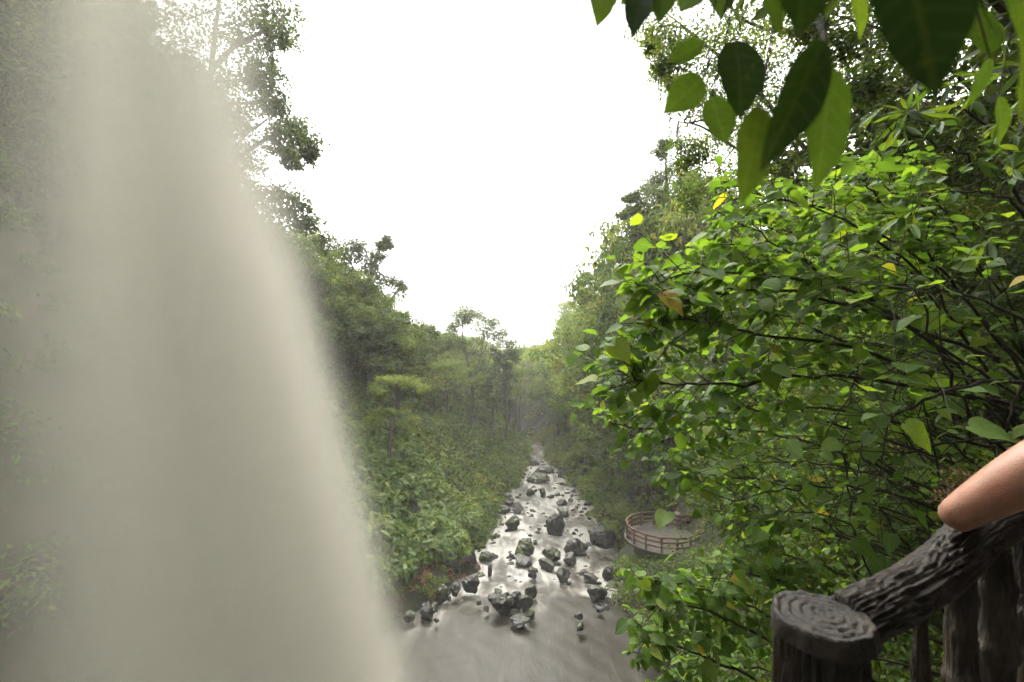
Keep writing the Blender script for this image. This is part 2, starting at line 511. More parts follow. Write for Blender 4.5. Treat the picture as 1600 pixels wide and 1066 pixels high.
# ---------------------------------------------------------------- boulders (placed first: the water foams round them)
ROCKS = [
    # px, py(bottom), width px, height px, style, label
    (783, 964, 46, 50, 1, 'large heart shaped dark boulder at the edge of the grey pool'),
    (806, 949, 22, 27, 0, 'rounded dark boulder touching the large heart shaped boulder'),
    (822, 957, 27, 28, 0, 'cracked grey boulder two places beside the heart shaped boulder'),
    (830, 933, 19, 20, 0, 'angular dark rock just upstream of the cracked grey boulder'),
    (829, 967, 19, 14, 2, 'small mossy rock at the foot of the cracked grey boulder'),
    (812, 982, 36, 13, 0, 'low flat dark slab lying in the pool below the rock cluster'),
    (864, 880, 31, 27, 2, 'brown pointed boulder with mossy crown in midstream'),
    (856, 890, 30, 16, 0, 'dark low rock under the brown pointed boulder'),
    (880, 911, 26, 26, 0, 'dark lumpy boulder above the white chute'),
    (892, 882, 26, 17, 0, 'grey low rock between midstream boulder and right bank'),
    (818, 871, 37, 36, 2, 'big boulder with a green fern tuft on its face'),
    (818, 884, 36, 15, 0, 'flat dark rock lying before the fern tuft boulder'),
    (903, 868, 38, 30, 0, 'broad grey mossy boulder beside the driftwood on the right side'),
    (869, 836, 28, 42, 0, 'tall split grey boulder standing in the white rapids'),
    (801, 828, 30, 24, 2, 'rounded moss green boulder on the left side of the rapids'),
    (786, 802, 22, 14, 2, 'yellow green mossy rock by the dark cave in the left bank'),
    (808, 802, 21, 20, 0, 'dark boulder behind the rounded moss green boulder'),
    (793, 791, 24, 12, 0, 'dark flat rock at the waterline below the cave'),
    (830, 774, 16, 13, 0, 'small dark boulder in the upper rapids, left of a pair'),
    (849, 775, 16, 15, 0, 'small dark boulder in the upper rapids, right of a pair'),
    (840, 755, 44, 19, 2, 'long mossy gravel hump in the upper rapids'),
    (852, 741, 30, 12, 0, 'low brown ledge rock beyond the mossy hump'),
    (833, 728, 20, 9, 0, 'brown rock at the foot of the farthest cascade'),
    (881, 806, 22, 18, 0, 'grey boulder by the right bank of the rapids'),
    (878, 790, 20, 10, 0, 'dark flat rock by the right bank above the grey boulder'),
    (944, 856, 46, 36, 0, 'large dark boulder under the shrubs of the right bank near the platform'),
    (936, 943, 38, 26, 0, 'grey angular boulder at the lip of the white chute'),
    (905, 968, 14, 10, 0, 'small dark stone alone in the pool, farther of two'),
    (908, 987, 19, 15, 2, 'small mossy stone alone in the pool, nearer of two'),
    (937, 956, 14, 10, 0, 'small dark stone below the angular boulder of the right bank'),
    (832, 903, 14, 16, 0, 'small upright dark stone upstream of the rock cluster'),
    (765, 897, 12, 20, 0, 'narrow upright black stone at the left waterline'),
    (704, 905, 32, 38, 0, 'black wet boulder on the left bank under mossy ground'),
    (733, 893, 24, 26, 0, 'black boulder at the top of the left bank rock pile'),
    (690, 940, 27, 30, 2, 'mossy boulder in the left bank rock pile near the pool'),
    (666, 966, 27, 26, 0, 'dark boulder at the pool edge below red leaved plants'),
    (640, 972, 22, 18, 2, 'mossy rock half hidden in the veil at the pool edge'),
    (735, 924, 26, 26, 0, 'dark blocky boulder at the pool end of the left rock pile'),
    (711, 932, 20, 22, 0, 'grey boulder between the blocky and mossy boulders of the left bank'),
    (681, 973, 10, 6, 0, 'tiny flat stone in the pool off the left rock pile'),
    (756, 876, 24, 16, 2, 'low mossy rock at the foot of the brown wet ledge'),
    (748, 944, 11, 11, 0, 'small stone in the pool just before the left rock pile'),
    (760, 957, 12, 11, 0, 'small mossy stone just left of the heart shaped boulder'),
    (872, 727, 22, 9, 0, 'brown rock under the bushes of the far right bank'),
    (925, 915, 30, 16, 0, 'grey stone on the right bank below the driftwood'),
    (955, 905, 26, 20, 0, 'dark stone on the right bank beneath the round platform'),
]


def make_rock_mesh(seed, mat, sub=3):
    rng = random.Random(seed)
    bm = bmesh.new()
    bmesh.ops.create_icosphere(bm, subdivisions=sub + (1 if sub == 3 else 0), radius=1)
    planes = []
    for k in range(9):
        v = Vector((rng.gauss(0, 1), rng.gauss(0, 1), rng.gauss(0, .8))).normalized()
        planes.append((v, rng.uniform(.45, .85)))
    off = Vector((rng.uniform(0, 50), rng.uniform(0, 50), 0))
    for v in bm.verts:
        p = v.co.normalized()
        r = 1.0
        for n, d in planes:
            c = p.dot(n)
            if c > 1e-3:
                r = min(r, d / c)
        r = r * (1 + .22 * mnoise.noise(p * 1.5 + off) + .10 * mnoise.noise(p * 3.7 + off) + .07 * mnoise.noise(p * 8 + off) + .035 * mnoise.noise(p * 17 + off))
        v.co = p * r
    me = bpy.data.meshes.new('boulder')
    bm.to_mesh(me); bm.free()
    for p in me.polygons: p.use_smooth = True
    me.set_sharp_from_angle(angle=math.radians(28))
    me.materials.append(mat)
    return me


rock_meshes = [make_rock_mesh(s, M_rock) for s in range(6)]
moss_meshes = [make_rock_mesh(s + 20, M_mossrock) for s in range(5)]
# the heart shaped boulder: wide shoulders and a pointed foot towards the pool
heart = make_rock_mesh(99, M_rock)
for v in heart.vertices:
    t = (v.co.z + 1) / 2
    v.co.x *= .45 + .62 * t
    if v.co.z > .3: v.co.z -= .16 * math.exp(-(v.co.x / .35) ** 2)

rock_pos = []


def river_depth(px, py):
    """distance at which the pixel's ray meets the stream surface"""
    Yd = 30.0
    for _ in range(12):
        z = float(zr(Yd))
        Yd = (CAMZ - z) * FPX / (py - HORIZON)
    return Yd


for k, (px, py, w, h, st, lab) in enumerate(ROCKS):
    Yd = river_depth(px, py)
    p = at(px, py, Yd)
    rw, rh = w / FPX * Yd / 2, h / FPX * Yd / 2
    if px < 760 and py > 860 and py < 950 or px > 940:
        g = float(height(p[0], p[1] + rw * .6))
        p[2] = max(p[2], min(g, p[2] + 1.5))
    me_ = heart if st == 1 else (moss_meshes[k % 5] if st == 2 else rock_meshes[k % 6])
    o = obj('boulder', me_, None, (p[0], p[1] + rw * .8, p[2] + rh * .4), None, (rw * 1.04, rw * .95, rh * 1.0))
    o.rotation_euler = (random.uniform(-.15, .15), random.uniform(-.15, .15), 0.0 if st == 1 else random.uniform(0, 6.28))
    if st != 1: o.rotation_euler.x = o.rotation_euler.y = 0
    tag(o, lab, 'boulder', 'boulders in and beside the stream')
    rock_pos.append((p[0], p[1] + rw * .8, rw))

SMALL = [('rapids', 37, 58, 120, 'small wet stone breaking the white rapids near the midstream boulders', .14, .42),
         ('upper', 58, 88, 84, 'small dark stone in the upper rapids beyond the split boulder', .2, .55)]
for _, y0, y1, cnt, lab, s0, s1 in SMALL:
    for k in range(cnt):
        y = random.uniform(y0, y1)
        x = random.uniform(float(xl(y)) + .5, float(xr(y)) - .3)
        s = random.uniform(s0, s1) * (1 if random.random() < .8 else 1.5)
        o = obj('stone', random.choice(rock_meshes + moss_meshes[:2]), None, (x, y, float(zr(y)) + s * random.uniform(-.25, .2)), (0, 0, random.uniform(0, 6.28)), (s, s * .85, s * random.uniform(.55, .9)))
        tag(o, lab, 'stone', 'stones in the ' + ('middle rapids' if _ == 'rapids' else 'upper rapids'))
        rock_pos.append((x, y, s))
for k in range(84):
    side = random.random() < .5
    y = random.uniform(33, 80)
    x = float(xl(y)) - random.uniform(-1.6, .5) if side else float(xr(y)) + random.uniform(-1.3, .9)
    s = random.uniform(.2, .75)
    z = max(float(height(x, y)), float(zr(y)))
    o = obj('bank_stone', random.choice(rock_meshes + moss_meshes), None, (x, y, z + s * .1), (0, 0, random.uniform(0, 6.28)), (s, s * .9, s * .75))
    tag(o, 'dark stone at the foot of the ' + ('left' if side else 'right') + ' bank beside the rapids', 'stone', 'stones along the ' + ('left' if side else 'right') + ' waterline')
    rock_pos.append((x, y, s))

# ---------------------------------------------------------------- stream surface
ry = np.unique(np.concatenate([np.linspace(2, 35, 110), np.linspace(35, 60, 190), np.linspace(60, 140, 220)]))
ru = np.linspace(0, 1, 110)
RY, RU = np.meshgrid(ry, ru, indexing='ij')
XL, XR = xl(RY) - 1.6, xr(RY) + 1.6
RX = XL + (XR - XL) * RU
rough_ = np.interp(RY, [20, 34, 38, 60, 140], [.012, .02, .05, .06, .08])
RZ = np.where(RX > 2.0 + .8 * np.sin(RX * 2), zr(RY + .5 * np.sin(RX * 1.3) + .25 * np.sin(RX * 3.1)), -0.45 * np.clip((RY - 33.5) / 5.5, 0, 1) - .018 * np.maximum(RY - 40, 0)) + rough_ * (fbm(RX * 1.2, RY * .7, 1.1, 21) + .7 * fbm(RX, RY, 2.6, 22))
foam = np.interp(RY, [20, 30, 35.8, 36.6, 40, 60, 140], [.12, .12, .16, .36, .30, .34, .40])
foam = foam + .16 * fbm(RX, RY * .45, .5, 31) + .14 * fbm(RX * 1.6, RY * .5, 1.2, 32) * (RY > 34)
foam += .45 * np.exp(-((RY - 37.4 - .4 * np.sin(RX * 1.7)) / .8) ** 2) * np.clip((RX - 4.6) / 1.2, 0, 1)      # chute below the ledge
pools = np.exp(-(((RX - 7.2) / 1.7) ** 2 + ((RY - 40.5) / 2.0) ** 2))
foam -= .25 * pools
for (x, y, s) in rock_pos:
    if y < 36: k = .15
    else: k = .38
    d2 = ((RX - x) / (s * 1.1)) ** 2 + ((RY - (y + s * 1.5)) / (s * 2.2)) ** 2
    foam += k * np.exp(-d2)
    RZ += .10 * s * np.exp(-(((RX - x) / (s * 1.5)) ** 2 + ((RY - (y - s * .9)) / s) ** 2))
i, j = np.meshgrid(np.arange(len(ry) - 1), np.arange(len(ru) - 1), indexing='ij')
nr = len(ru)
Fr = np.stack([i * nr + j, i * nr + j + 1, (i + 1) * nr + j + 1, (i + 1) * nr + j], -1).reshape(-1, 4)
tag(obj('stream_water', mesh_from('stream_water', np.stack([RX, RY, RZ], -1).reshape(-1, 3), Fr, M_river, tint=np.clip(foam, 0, 1).ravel(), smooth=True)), kind='structure')

# ---------------------------------------------------------------- waterfall
edge_y = [-400, 0, 150, 300, 400, 560, 700, 850, 1066, 1400]
edge_px = [350, 418, 444, 474, 500, 540, 578, 622, 676, 735]
wf = thing('waterfall', 'broad pale grey waterfall veil pouring down close by on the left', 'waterfall', (-8, 12, 0))
LAY = 10
for k in range(LAY):
    Yk = 10.6 + k * .38
    nv, nu = 90, 70
    v = np.linspace(0, 1, nv); u = np.linspace(0, 1, nu)
    UU, VV = np.meshgrid(u, v)
    z = 37.5 - 37.6 * VV
    py = HORIZON - (z - CAMZ) / Yk * FPX
    pxr = np.interp(py, edge_y, edge_px) + random.uniform(-18, 12) - k * 2.2
    xright = (pxr - 800) / FPX * Yk
    xleft = -14.6 - .11 * k - 1.2 * (1 - VV) + 0 * UU
    x = xleft + (xright - xleft) * UU
    y = Yk + .16 * np.sin(UU * 7 + k * 1.9) + .8 * (1 - VV) ** 2
    wid = np.interp(py, [0, 250, 420, 600, 1066], [.34, .28, .17, .13, .11])
    er = np.clip((1 - UU) / wid, 0, 1); er = er * er * (3 - 2 * er)
    el = np.clip((UU - .06) / .46, 0, 1); el = (el * el * (3 - 2 * el)) ** 1.25
    amp = np.interp(py, [-200, 0, 200, 420, 1066], [.15, .17, .21, .245, .245])
    band = np.clip(.5 + .42 * fbm(UU * 9 + .3 * k, VV * 1.1, 1.0, 61) + .22 * fbm(UU * 26, VV * 1.5 + k, 1.0, 62), 0, 1)
    a = np.minimum(amp * (.78 + .3 * band) * er * el + .012 * er * np.clip(UU / .4, 0, 1), .247)
    V = np.stack([x - wf.location[0], y - wf.location[1], z], -1).reshape(-1, 3)
    i, j = np.meshgrid(np.arange(nv - 1), np.arange(nu - 1), indexing='ij')
    F = np.stack([i * nu + j, i * nu + j + 1, (i + 1) * nu + j + 1, (i + 1) * nu + j], -1).reshape(-1, 4)
    me = mesh_from('water_veil', V, F, M_veil, tint=a.ravel(), uv=np.stack([band, VV], -1).reshape(-1, 2), smooth=True)
    obj('water_veil', me, wf)

# ---------------------------------------------------------------- trees
def limb(mb, P, r0, r1, sides=6, n=None):
    n = n or max(6, len(P) * 4)
    Q = smooth_path(P, n)
    V, F = tube(Q, np.linspace(r0, r1, n), sides)
    mb.add(V, F)
    return Q


def proto_tree(seed, H, R, t0, n_limb, n_clump_leaves, leaf, mat, flat=.55, tint=.45, asp=.55, lift=.5, vines=0, tmpl=DIAMOND, rclump=.30):
    """one kind of tree, base at the origin: returns (trunk mesh, crown mesh)"""
    rng = np.random.default_rng(seed)
    w, c = MB(), MB()
    top = np.array([rng.normal() * .06 * H, rng.normal() * .06 * H, H * .93])
    tr = [np.array([0, 0, -1.5]), np.array([rng.normal() * .02 * H, rng.normal() * .02 * H, H * .35]), top * np.array([.6, .6, .72]), top]
    r0 = .022 * H
    Q = limb(w, tr, r0, r0 * .25, 8, 16)
    for k in range(n_limb):
        t = t0 + (1 - t0) * (k + rng.random() * .8) / n_limb
        b = Q[min(int(t * 15), 15)]
        az = k * 2.4 + rng.normal() * .4
        env = math.sin(math.pi * min(1, .28 + .72 * (t - t0) / (1 - t0 + 1e-6))) ** .6 + .15
        ln = R * env * rng.uniform(.7, 1.15)
        d = np.array([math.cos(az), math.sin(az), 0])
        P = [b, b + d * ln * .45 + np.array([0, 0, ln * lift * .35]), b + d * ln + np.array([0, 0, ln * lift * rng.uniform(.5, 1.1)])]
        q = limb(w, P, r0 * .42 * (1.1 - t * .6), r0 * .08, 5, 8)
        for m in range(4):
            s = q[rng.integers(3, 8)] if m else q[-1]
            e = s + norm(rng.normal(size=3) + d * .8 + np.array([0, 0, .3])) * R * rng.uniform(.12, .34)
            limb(w, [s, (s + e) / 2 + rng.normal(size=3) * .1, e], r0 * .10, r0 * .03, 3, 4)
            clump(c, e, R * rclump * rng.uniform(.75, 1.25), n_clump_leaves, leaf * 1.12, tmpl=tmpl, flat=flat, tint=tint + rng.normal() * .08, rng=rng, asp=asp)
            for _ in range(vines):
                p = e + rng.normal(size=3) * R * .12
                L = rng.uniform(.8, 3.0)
                k2 = int(L * 10)
                C = p + np.stack([rng.normal(size=k2) * .06, rng.normal(size=k2) * .06, -np.linspace(0, L, k2)], -1)
                add_leaves(c, C, rdir(k2, rng) + np.array([0, 0, -1.2]), rdir(k2, rng), .22, .09, np.full(k2, .2), DIAMOND)
    clump(c, top, R * rclump * 1.2, n_clump_leaves * 2, leaf, tmpl=tmpl, flat=flat, tint=tint, rng=rng, asp=asp)
    return w.mesh('trunk', M_bark), c.mesh('crown', mat)


PROTO = {
    'broad': proto_tree(1, 15, 5.2, .32, 12, 210, .30, M_tree, tint=.42),
    'layered': proto_tree(2, 14, 5.2, .4, 11, 190, .28, M_pale, flat=.5, tint=.42, lift=.5, rclump=.30),
    'dense': proto_tree(3, 15, 4.6, .22, 14, 240, .27, M_dark, tint=.45, lift=.7),
    'slender': proto_tree(4, 16, 3.4, .45, 10, 170, .26, M_pale, tint=.5, lift=.6, flat=.5),
    'draped': proto_tree(5, 15, 4.2, .35, 11, 160, .24, M_dark, tint=.5, vines=3, lift=.4),
    'thicket': proto_tree(7, 6, 2.8, .10, 13, 250, .115, M_tree, tint=.45, lift=.7, rclump=.34),
    'bushy': proto_tree(6, 9, 4.0, .12, 13, 230, .26, M_tree, tint=.5, lift=.6),
}
PH = {'broad': 15, 'layered': 14, 'dense': 15, 'slender': 16, 'draped': 15, 'bushy': 9, 'thicket': 6}


def place_tree(kind, base, H, label, group=None, rz=None, wide=1.0, name=None):
    s = H / PH[kind]
    t = thing(name or {'broad': 'broad_crowned_tree', 'layered': 'layered_tree', 'dense': 'evergreen_tree', 'slender': 'slender_tree', 'draped': 'vine_draped_tree', 'bushy': 'bushy_tree', 'thicket': 'slope_shrub'}[kind],
              label, 'tree', base, group)
    t.rotation_euler = (0, 0, random.uniform(0, 6.28) if rz is None else rz)
    t.scale = (s * wide, s * wide, s)
    obj('trunk', PROTO[kind][0], t); obj('crown', PROTO[kind][1], t)
    return t


SK_X = [-300, 200, 290, 350, 400, 440, 500, 540, 575, 590, 615, 640, 680, 700, 730, 765, 800, 830, 860, 885, 905, 930, 965, 1000, 1060, 1200, 1600]
SK_Y = [-260, -160, 60, 280, 310, 335, 372, 385, 410, 420, 445, 470, 505, 520, 520, 535, 552, 556, 540, 515, 450, 415, 392, 385, 385, 300, 200]


def skyline(px): return np.interp(px, SK_X, SK_Y)


def zone(px, Yd, side):
    if side == 'L':
        w = np.searchsorted([300, 440, 540, 600, 650, 700, 740], px)
        z = ['deep behind the waterfall', 'behind the waterfall edge', 'just clear of the waterfall edge', 'under the leaning ridge tree', 'right of the leaning ridge tree', 'midway to the open crowned tree',
             'left of the open crowned tree', 'behind the open crowned tree'][w]
    elif side == 'R':
        w = np.searchsorted([890, 920, 950, 990, 1040], px)
        z = ['by the far bend', 'left of the domed tree', 'below the domed tree', 'right of the domed tree', 'below the tall dark bank tree', 'behind the heart leaved shrub'][w]
    else:
        w = np.searchsorted([740, 800, 860], px)
        z = ['behind the open crowned tree', 'left of the valley notch', 'in the valley notch', 'right of the valley notch'][w]
    return z + (', upper row' if Yd > 70 and side != 'F' else (', farthest' if Yd > 175 else ''))


def auto_tree(px, Yd, kind, label, group, cap=17, wide=1.0, low=0):
    side = [k for k, g in GRP.items() if g == group]
    if side:
        label = ADJ[kind] + ' ' + zone(px, Yd, side[0])
    x = (px - 800) / FPX * Yd
    g = float(height(x, Yd)) - .3
    # the crown's edge also has to stay below the skyline and off the stream
    H = cap * random.uniform(.75, 1.1)
    sgn = {'L': 1, 'R': -1}.get(side[0] if side else '', 0)
    for _ in range(3):
        hw = .42 * H / Yd * FPX
        sk = (max(skyline(px), skyline(px + sgn * hw * .85)) if sgn else skyline(px)) + low
        H = min(H, CAMZ + (HORIZON - sk) / FPX * Yd - g)
    if sgn:
        room = (x - float(xr(Yd))) if sgn < 0 else (float(xl(Yd)) - x)
        H = min(H, max(room, 0) / .27 + 2.5)
    if H < 4:
        return None
    return place_tree(kind, (x, Yd, g), H, label, group, wide=wide)


ADJ = {'broad': 'broad green tree', 'layered': 'pale tree with flat layered crown', 'dense': 'dense dark evergreen tree', 'slender': 'slender yellow green tree', 'draped': 'dark vine hung tree',
       'bushy': 'low bushy tree', 'thicket': 'twiggy small leaved shrub'}
GRP = {'L': 'trees of the left valley side', 'R': 'trees of the right valley side', 'F': 'far trees at the end of the valley'}
kinds_l = ['broad', 'layered', 'broad', 'slender', 'bushy', 'dense', 'draped', 'bushy', 'slender']
kinds_r = ['broad', 'bushy', 'broad', 'dense', 'layered', 'slender', 'bushy', 'broad']
# left valley side, nearest rows last
for (p0, p1, ya, yb, cnt, cap) in [(430, 620, 52, 75, 16, 16), (560, 700, 62, 92, 18, 14), (660, 800, 85, 120, 16, 14), (150, 520, 38, 60, 22, 18), (460, 640, 42, 56, 10, 13), (-220, 190, 26, 38, 38, 23), (240, 420, 34, 44, 8, 13)]:
    for k in range(cnt):
        px = p0 + (p1 - p0) * (k + random.random()) / cnt
        Yd = random.uniform(ya, yb)
        kd = random.choice(kinds_l if p0 > 230 and p1 > 430 else ['dense', 'draped', 'dense'])
        auto_tree(px, Yd, kd, None, GRP['L'], cap=cap)
for (p0, p1, ya, yb, cnt, cap) in [(865, 960, 80, 120, 22, 20), (890, 1060, 55, 85, 24, 25), (930, 1120, 45, 62, 16, 8), (1080, 1500, 34, 60, 16, 16)]:
    for k in range(cnt):
        px = p0 + (p1 - p0) * (k + random.random()) / cnt
        Yd = random.uniform(ya, yb)
        kd = random.choice(kinds_r)
        auto_tree(px, Yd, kd, None, GRP['R'], cap=cap)
for k in range(60):
    px = random.uniform(690, 960) if k < 44 else random.uniform(800, 880)
    Yd = random.uniform(118, 260) if k < 44 else random.uniform(114, 145)
    kd = random.choice(kinds_r)
    auto_tree(px, Yd, kd, None, GRP['F'], cap=14)


def pixel_tree(name, label, Yd, trunks, clumps, n, leaf, mat, tint=.45, jit=2.0, asp=.55, flat=.7, hang=(), r_tr=.35, bark=None, sub=10, tmpl=DIAMOND, seed=1, twig=True, cr=1.2):
    """a tree whose limbs and leaf clumps follow the photograph, standing Yd metres away with real depth"""
    rng = np.random.default_rng(seed)
    b = at(trunks[0][0][0], trunks[0][0][1], Yd)
    root = thing(name, label, 'tree', tuple(b))
    w, c = MB(), MB()
    pts = []
    for ti, tr in enumerate(trunks):
        P = [at(p[0], p[1], Yd + (p[2] if len(p) > 2 else 0)) - b for p in tr]
        if ti == 0:
            P[0] = P[0] - np.array([0, 0, 2.5])
        r = r_tr * (1 if ti == 0 else .45)
        q = limb(w, P, r, r * .22, 7 if ti == 0 else 5, 18)
        pts += list(q[5:])
    pts = np.array(pts)
    for (px, py, rp) in clumps:
        d = Yd + rng.uniform(-jit, jit)
        p = at(px, py, d) - b
        R = rp / FPX * d
        clump(c, p, R * cr, int(n * 1.9), leaf * 1.4, flat=flat, sub=sub, tint=tint + rng.normal() * .06, rng=rng, asp=asp, tmpl=tmpl)
        if twig:
            near = pts[np.argsort(np.linalg.norm(pts - p, axis=1))[:6]]
            s = near[rng.integers(0, 6)]
            mid = (s + p) / 2 + rng.normal(size=3) * R * .25
            limb(w, [s, mid, p], r_tr * .2, r_tr * .05, 4, 8)
            for _ in range(4):
                e = p + rdir(1, rng)[0] * R * .8
                limb(w, [p, (p + e) / 2 + rng.normal(size=3) * R * .1, e], r_tr * .06, r_tr * .02, 3, 5)
    for (px, py, ln, wd) in hang:
        d = Yd + rng.uniform(-jit, jit) * .5
        for _ in range(int(wd)):
            p = at(px + rng.uniform(-wd, wd) * .5, py + rng.uniform(-4, 4), d) - b
            L = ln / FPX * d * rng.uniform(.5, 1.1)
            k2 = max(6, int(L / (leaf * .35)))
            C = p + np.stack([rng.normal(size=k2) * leaf * .3, rng.normal(size=k2) * leaf * .3, -np.linspace(0, L, k2)], -1)
            add_leaves(c, C, rdir(k2, rng) + np.array([0, 0, -1.2]), rdir(k2, rng), leaf * 1.1, leaf * .4, np.full(k2, .2), DIAMOND)
    obj('trunk', w.mesh('trunk', bark or M_bark), root)
    obj('crown', c.mesh('crown', mat), root)
    return root


# tall tree of the upper left, seen through the falling water
pixel_tree('tall_forest_tree', 'tall tree with moss hung spreading limbs rising against the sky above the waterfall edge', 33,
           [[(300, 620), (310, 420), (325, 250), (330, 110), (345, -20)], [(322, 300), (370, 250), (420, 215), (455, 205), (470, 190)], [(326, 230), (345, 170), (395, 160), (425, 150)],
            [(330, 110), (370, 70), (420, 45), (450, 20)], [(318, 330), (380, 310), (430, 300), (465, 320)], [(315, 380), (250, 290), (180, 240), (120, 200)], [(326, 200), (260, 120), (200, 60), (140, 30)],
            [(420, 215), (450, 235), (480, 240)], [(345, 170), (390, 200), (420, 185)]],
           [(445, 10, 34), (415, 25, 42), (380, 10, 50), (435, 55, 22), (385, 60, 26), (335, 15, 55), (290, 30, 55), (350, 110, 34), (390, 125, 30), (415, 120, 24), (425, 165, 17), (330, 150, 34), (365, 170, 34), (400, 160, 28),
            (455, 190, 24), (470, 215, 22), (440, 215, 20), (482, 240, 13), (455, 245, 14), (375, 220, 34), (345, 215, 36), (390, 250, 26), (320, 260, 42), (365, 270, 34), (350, 310, 44), (395, 320, 38), (430, 310, 26),
            (460, 325, 26), (475, 345, 18), (425, 345, 40), (380, 370, 50), (280, 110, 55), (230, 50, 60), (170, 40, 60), (240, 160, 60), (180, 130, 60), (120, 100, 60), (280, 210, 55), (220, 250, 60), (150, 220, 60),
            (280, 320, 60), (200, 350, 70), (90, 210, 60), (100, 20, 60), (60, 120, 70)],
           420, .20, M_dark, tint=.45, jit=3, r_tr=.5, sub=17, cr=1.45, hang=[(415, 60, 60, 26), (395, 90, 60, 16), (430, 90, 45, 14), (445, 40, 40, 10), (345, 130, 30, 10)], seed=4)

# crooked tree on the left ridge with a leaning top
pixel_tree('leaning_ridge_tree', 'dark ridge tree with a leaning leafy top at the left skyline', 56,
           [[(560, 470), (578, 430), (590, 400), (602, 370)], [(570, 450), (540, 400), (520, 385)]],
           [(602, 373, 8), (597, 384, 9), (606, 382, 6), (590, 400, 9), (583, 412, 10), (578, 425, 14), (560, 385, 11), (545, 390, 16), (525, 385, 16), (508, 372, 14), (500, 385, 18), (565, 400, 14), (540, 410, 22), (600, 440, 14), (620, 452, 12), (575, 440, 20), (630, 446, 8)],
           300, .21, M_dark, tint=.55, jit=2, r_tr=.3, seed=8, cr=1.45, sub=12)
# open many-stemmed tree of the middle distance
pixel_tree('open_crowned_tree', 'open crowned tree with many bare stems standing by the far bend of the stream', 78,
           [[(735, 650), (738, 600), (728, 555), (722, 515), (728, 490)], [(738, 600), (750, 560), (756, 520), (752, 490)], [(735, 620), (760, 575), (770, 540), (775, 515)], [(728, 555), (716, 530), (712, 510)], [(750, 560), (762, 530), (752, 480)], [(740, 600), (785, 560), (795, 540)]],
           [(728, 482, 11), (718, 492, 10), (742, 486, 9), (735, 500, 9), (712, 505, 9), (705, 512, 7), (760, 500, 12), (774, 505, 9), (752, 512, 10), (783, 522, 9), (795, 535, 9), (770, 525, 9), (708, 530, 10), (725, 535, 7), (790, 548, 9), (805, 550, 8)],
           460, .19, M_tree, tint=.38, flat=.65, jit=2.5, r_tr=.30, seed=12, cr=2.0, sub=14)
# vine clad stems
pixel_tree('vine_clad_tree', 'dark vine clad twin stems leaning over the far bend of the stream', 76,
           [[(790, 665), (793, 620), (788, 585), (780, 560), (774, 545)], [(795, 660), (806, 625), (815, 590), (817, 565)]],
           [(795, 555, 9), (782, 560, 8), (775, 552, 8), (790, 572, 8), (790, 590, 8), (794, 610, 7), (795, 630, 6), (792, 648, 5), (803, 560, 8), (764, 590, 7), (760, 605, 6), (757, 620, 5)],
           300, .20, M_dark, tint=.2, jit=1.2, r_tr=.22, cr=1.5, hang=[(790, 575, 70, 10), (762, 585, 45, 7), (775, 560, 40, 8)], seed=13)
# trees of the right side
pixel_tree('tall_bank_tree', 'tall dark tree with ragged side branches above the right bank shrubs', 44,
           [[(1050, 560), (1046, 440), (1042, 340), (1040, 250)], [(1043, 380), (1010, 335), (985, 325)], [(1042, 330), (1015, 300), (1000, 290)], [(1044, 400), (1020, 380), (1000, 365)]],
           [(1035, 270, 16), (1022, 285, 14), (1010, 298, 11), (992, 306, 8), (980, 312, 6), (1000, 325, 9), (985, 328, 7), (972, 338, 5), (1025, 310, 18), (1045, 300, 22), (1020, 340, 17), (1008, 360, 12), (1000, 372, 8), (1035, 350, 24), (1060, 330, 26), (1055, 380, 28), (1025, 390, 20), (1045, 420, 26), (1015, 420, 16), (1075, 290, 26), (1060, 260, 20), (1080, 400, 30), (1050, 460, 28), (1030, 240, 8), (1040, 225, 7)],
           520, .15, M_dark, tint=.5, jit=2, r_tr=.26, seed=15, cr=1.6, sub=16)
pixel_tree('domed_tree', 'domed dark green tree against the sky on the right valley side', 66,
           [[(985, 540), (978, 470), (970, 410)], [(978, 480), (945, 440)]],
           [(970, 382, 12), (962, 396, 15), (978, 395, 14), (950, 410, 15), (990, 400, 16), (935, 425, 14), (918, 432, 10), (910, 442, 8), (960, 425, 22), (940, 445, 18), (915, 455, 9), (925, 465, 14), (985, 430, 22), (970, 455, 24), (945, 475, 20), (1000, 455, 20), (920, 490, 16), (985, 480, 24)],
           460, .21, M_dark, tint=.55, jit=2.5, r_tr=.3, seed=17, cr=1.15, sub=14)
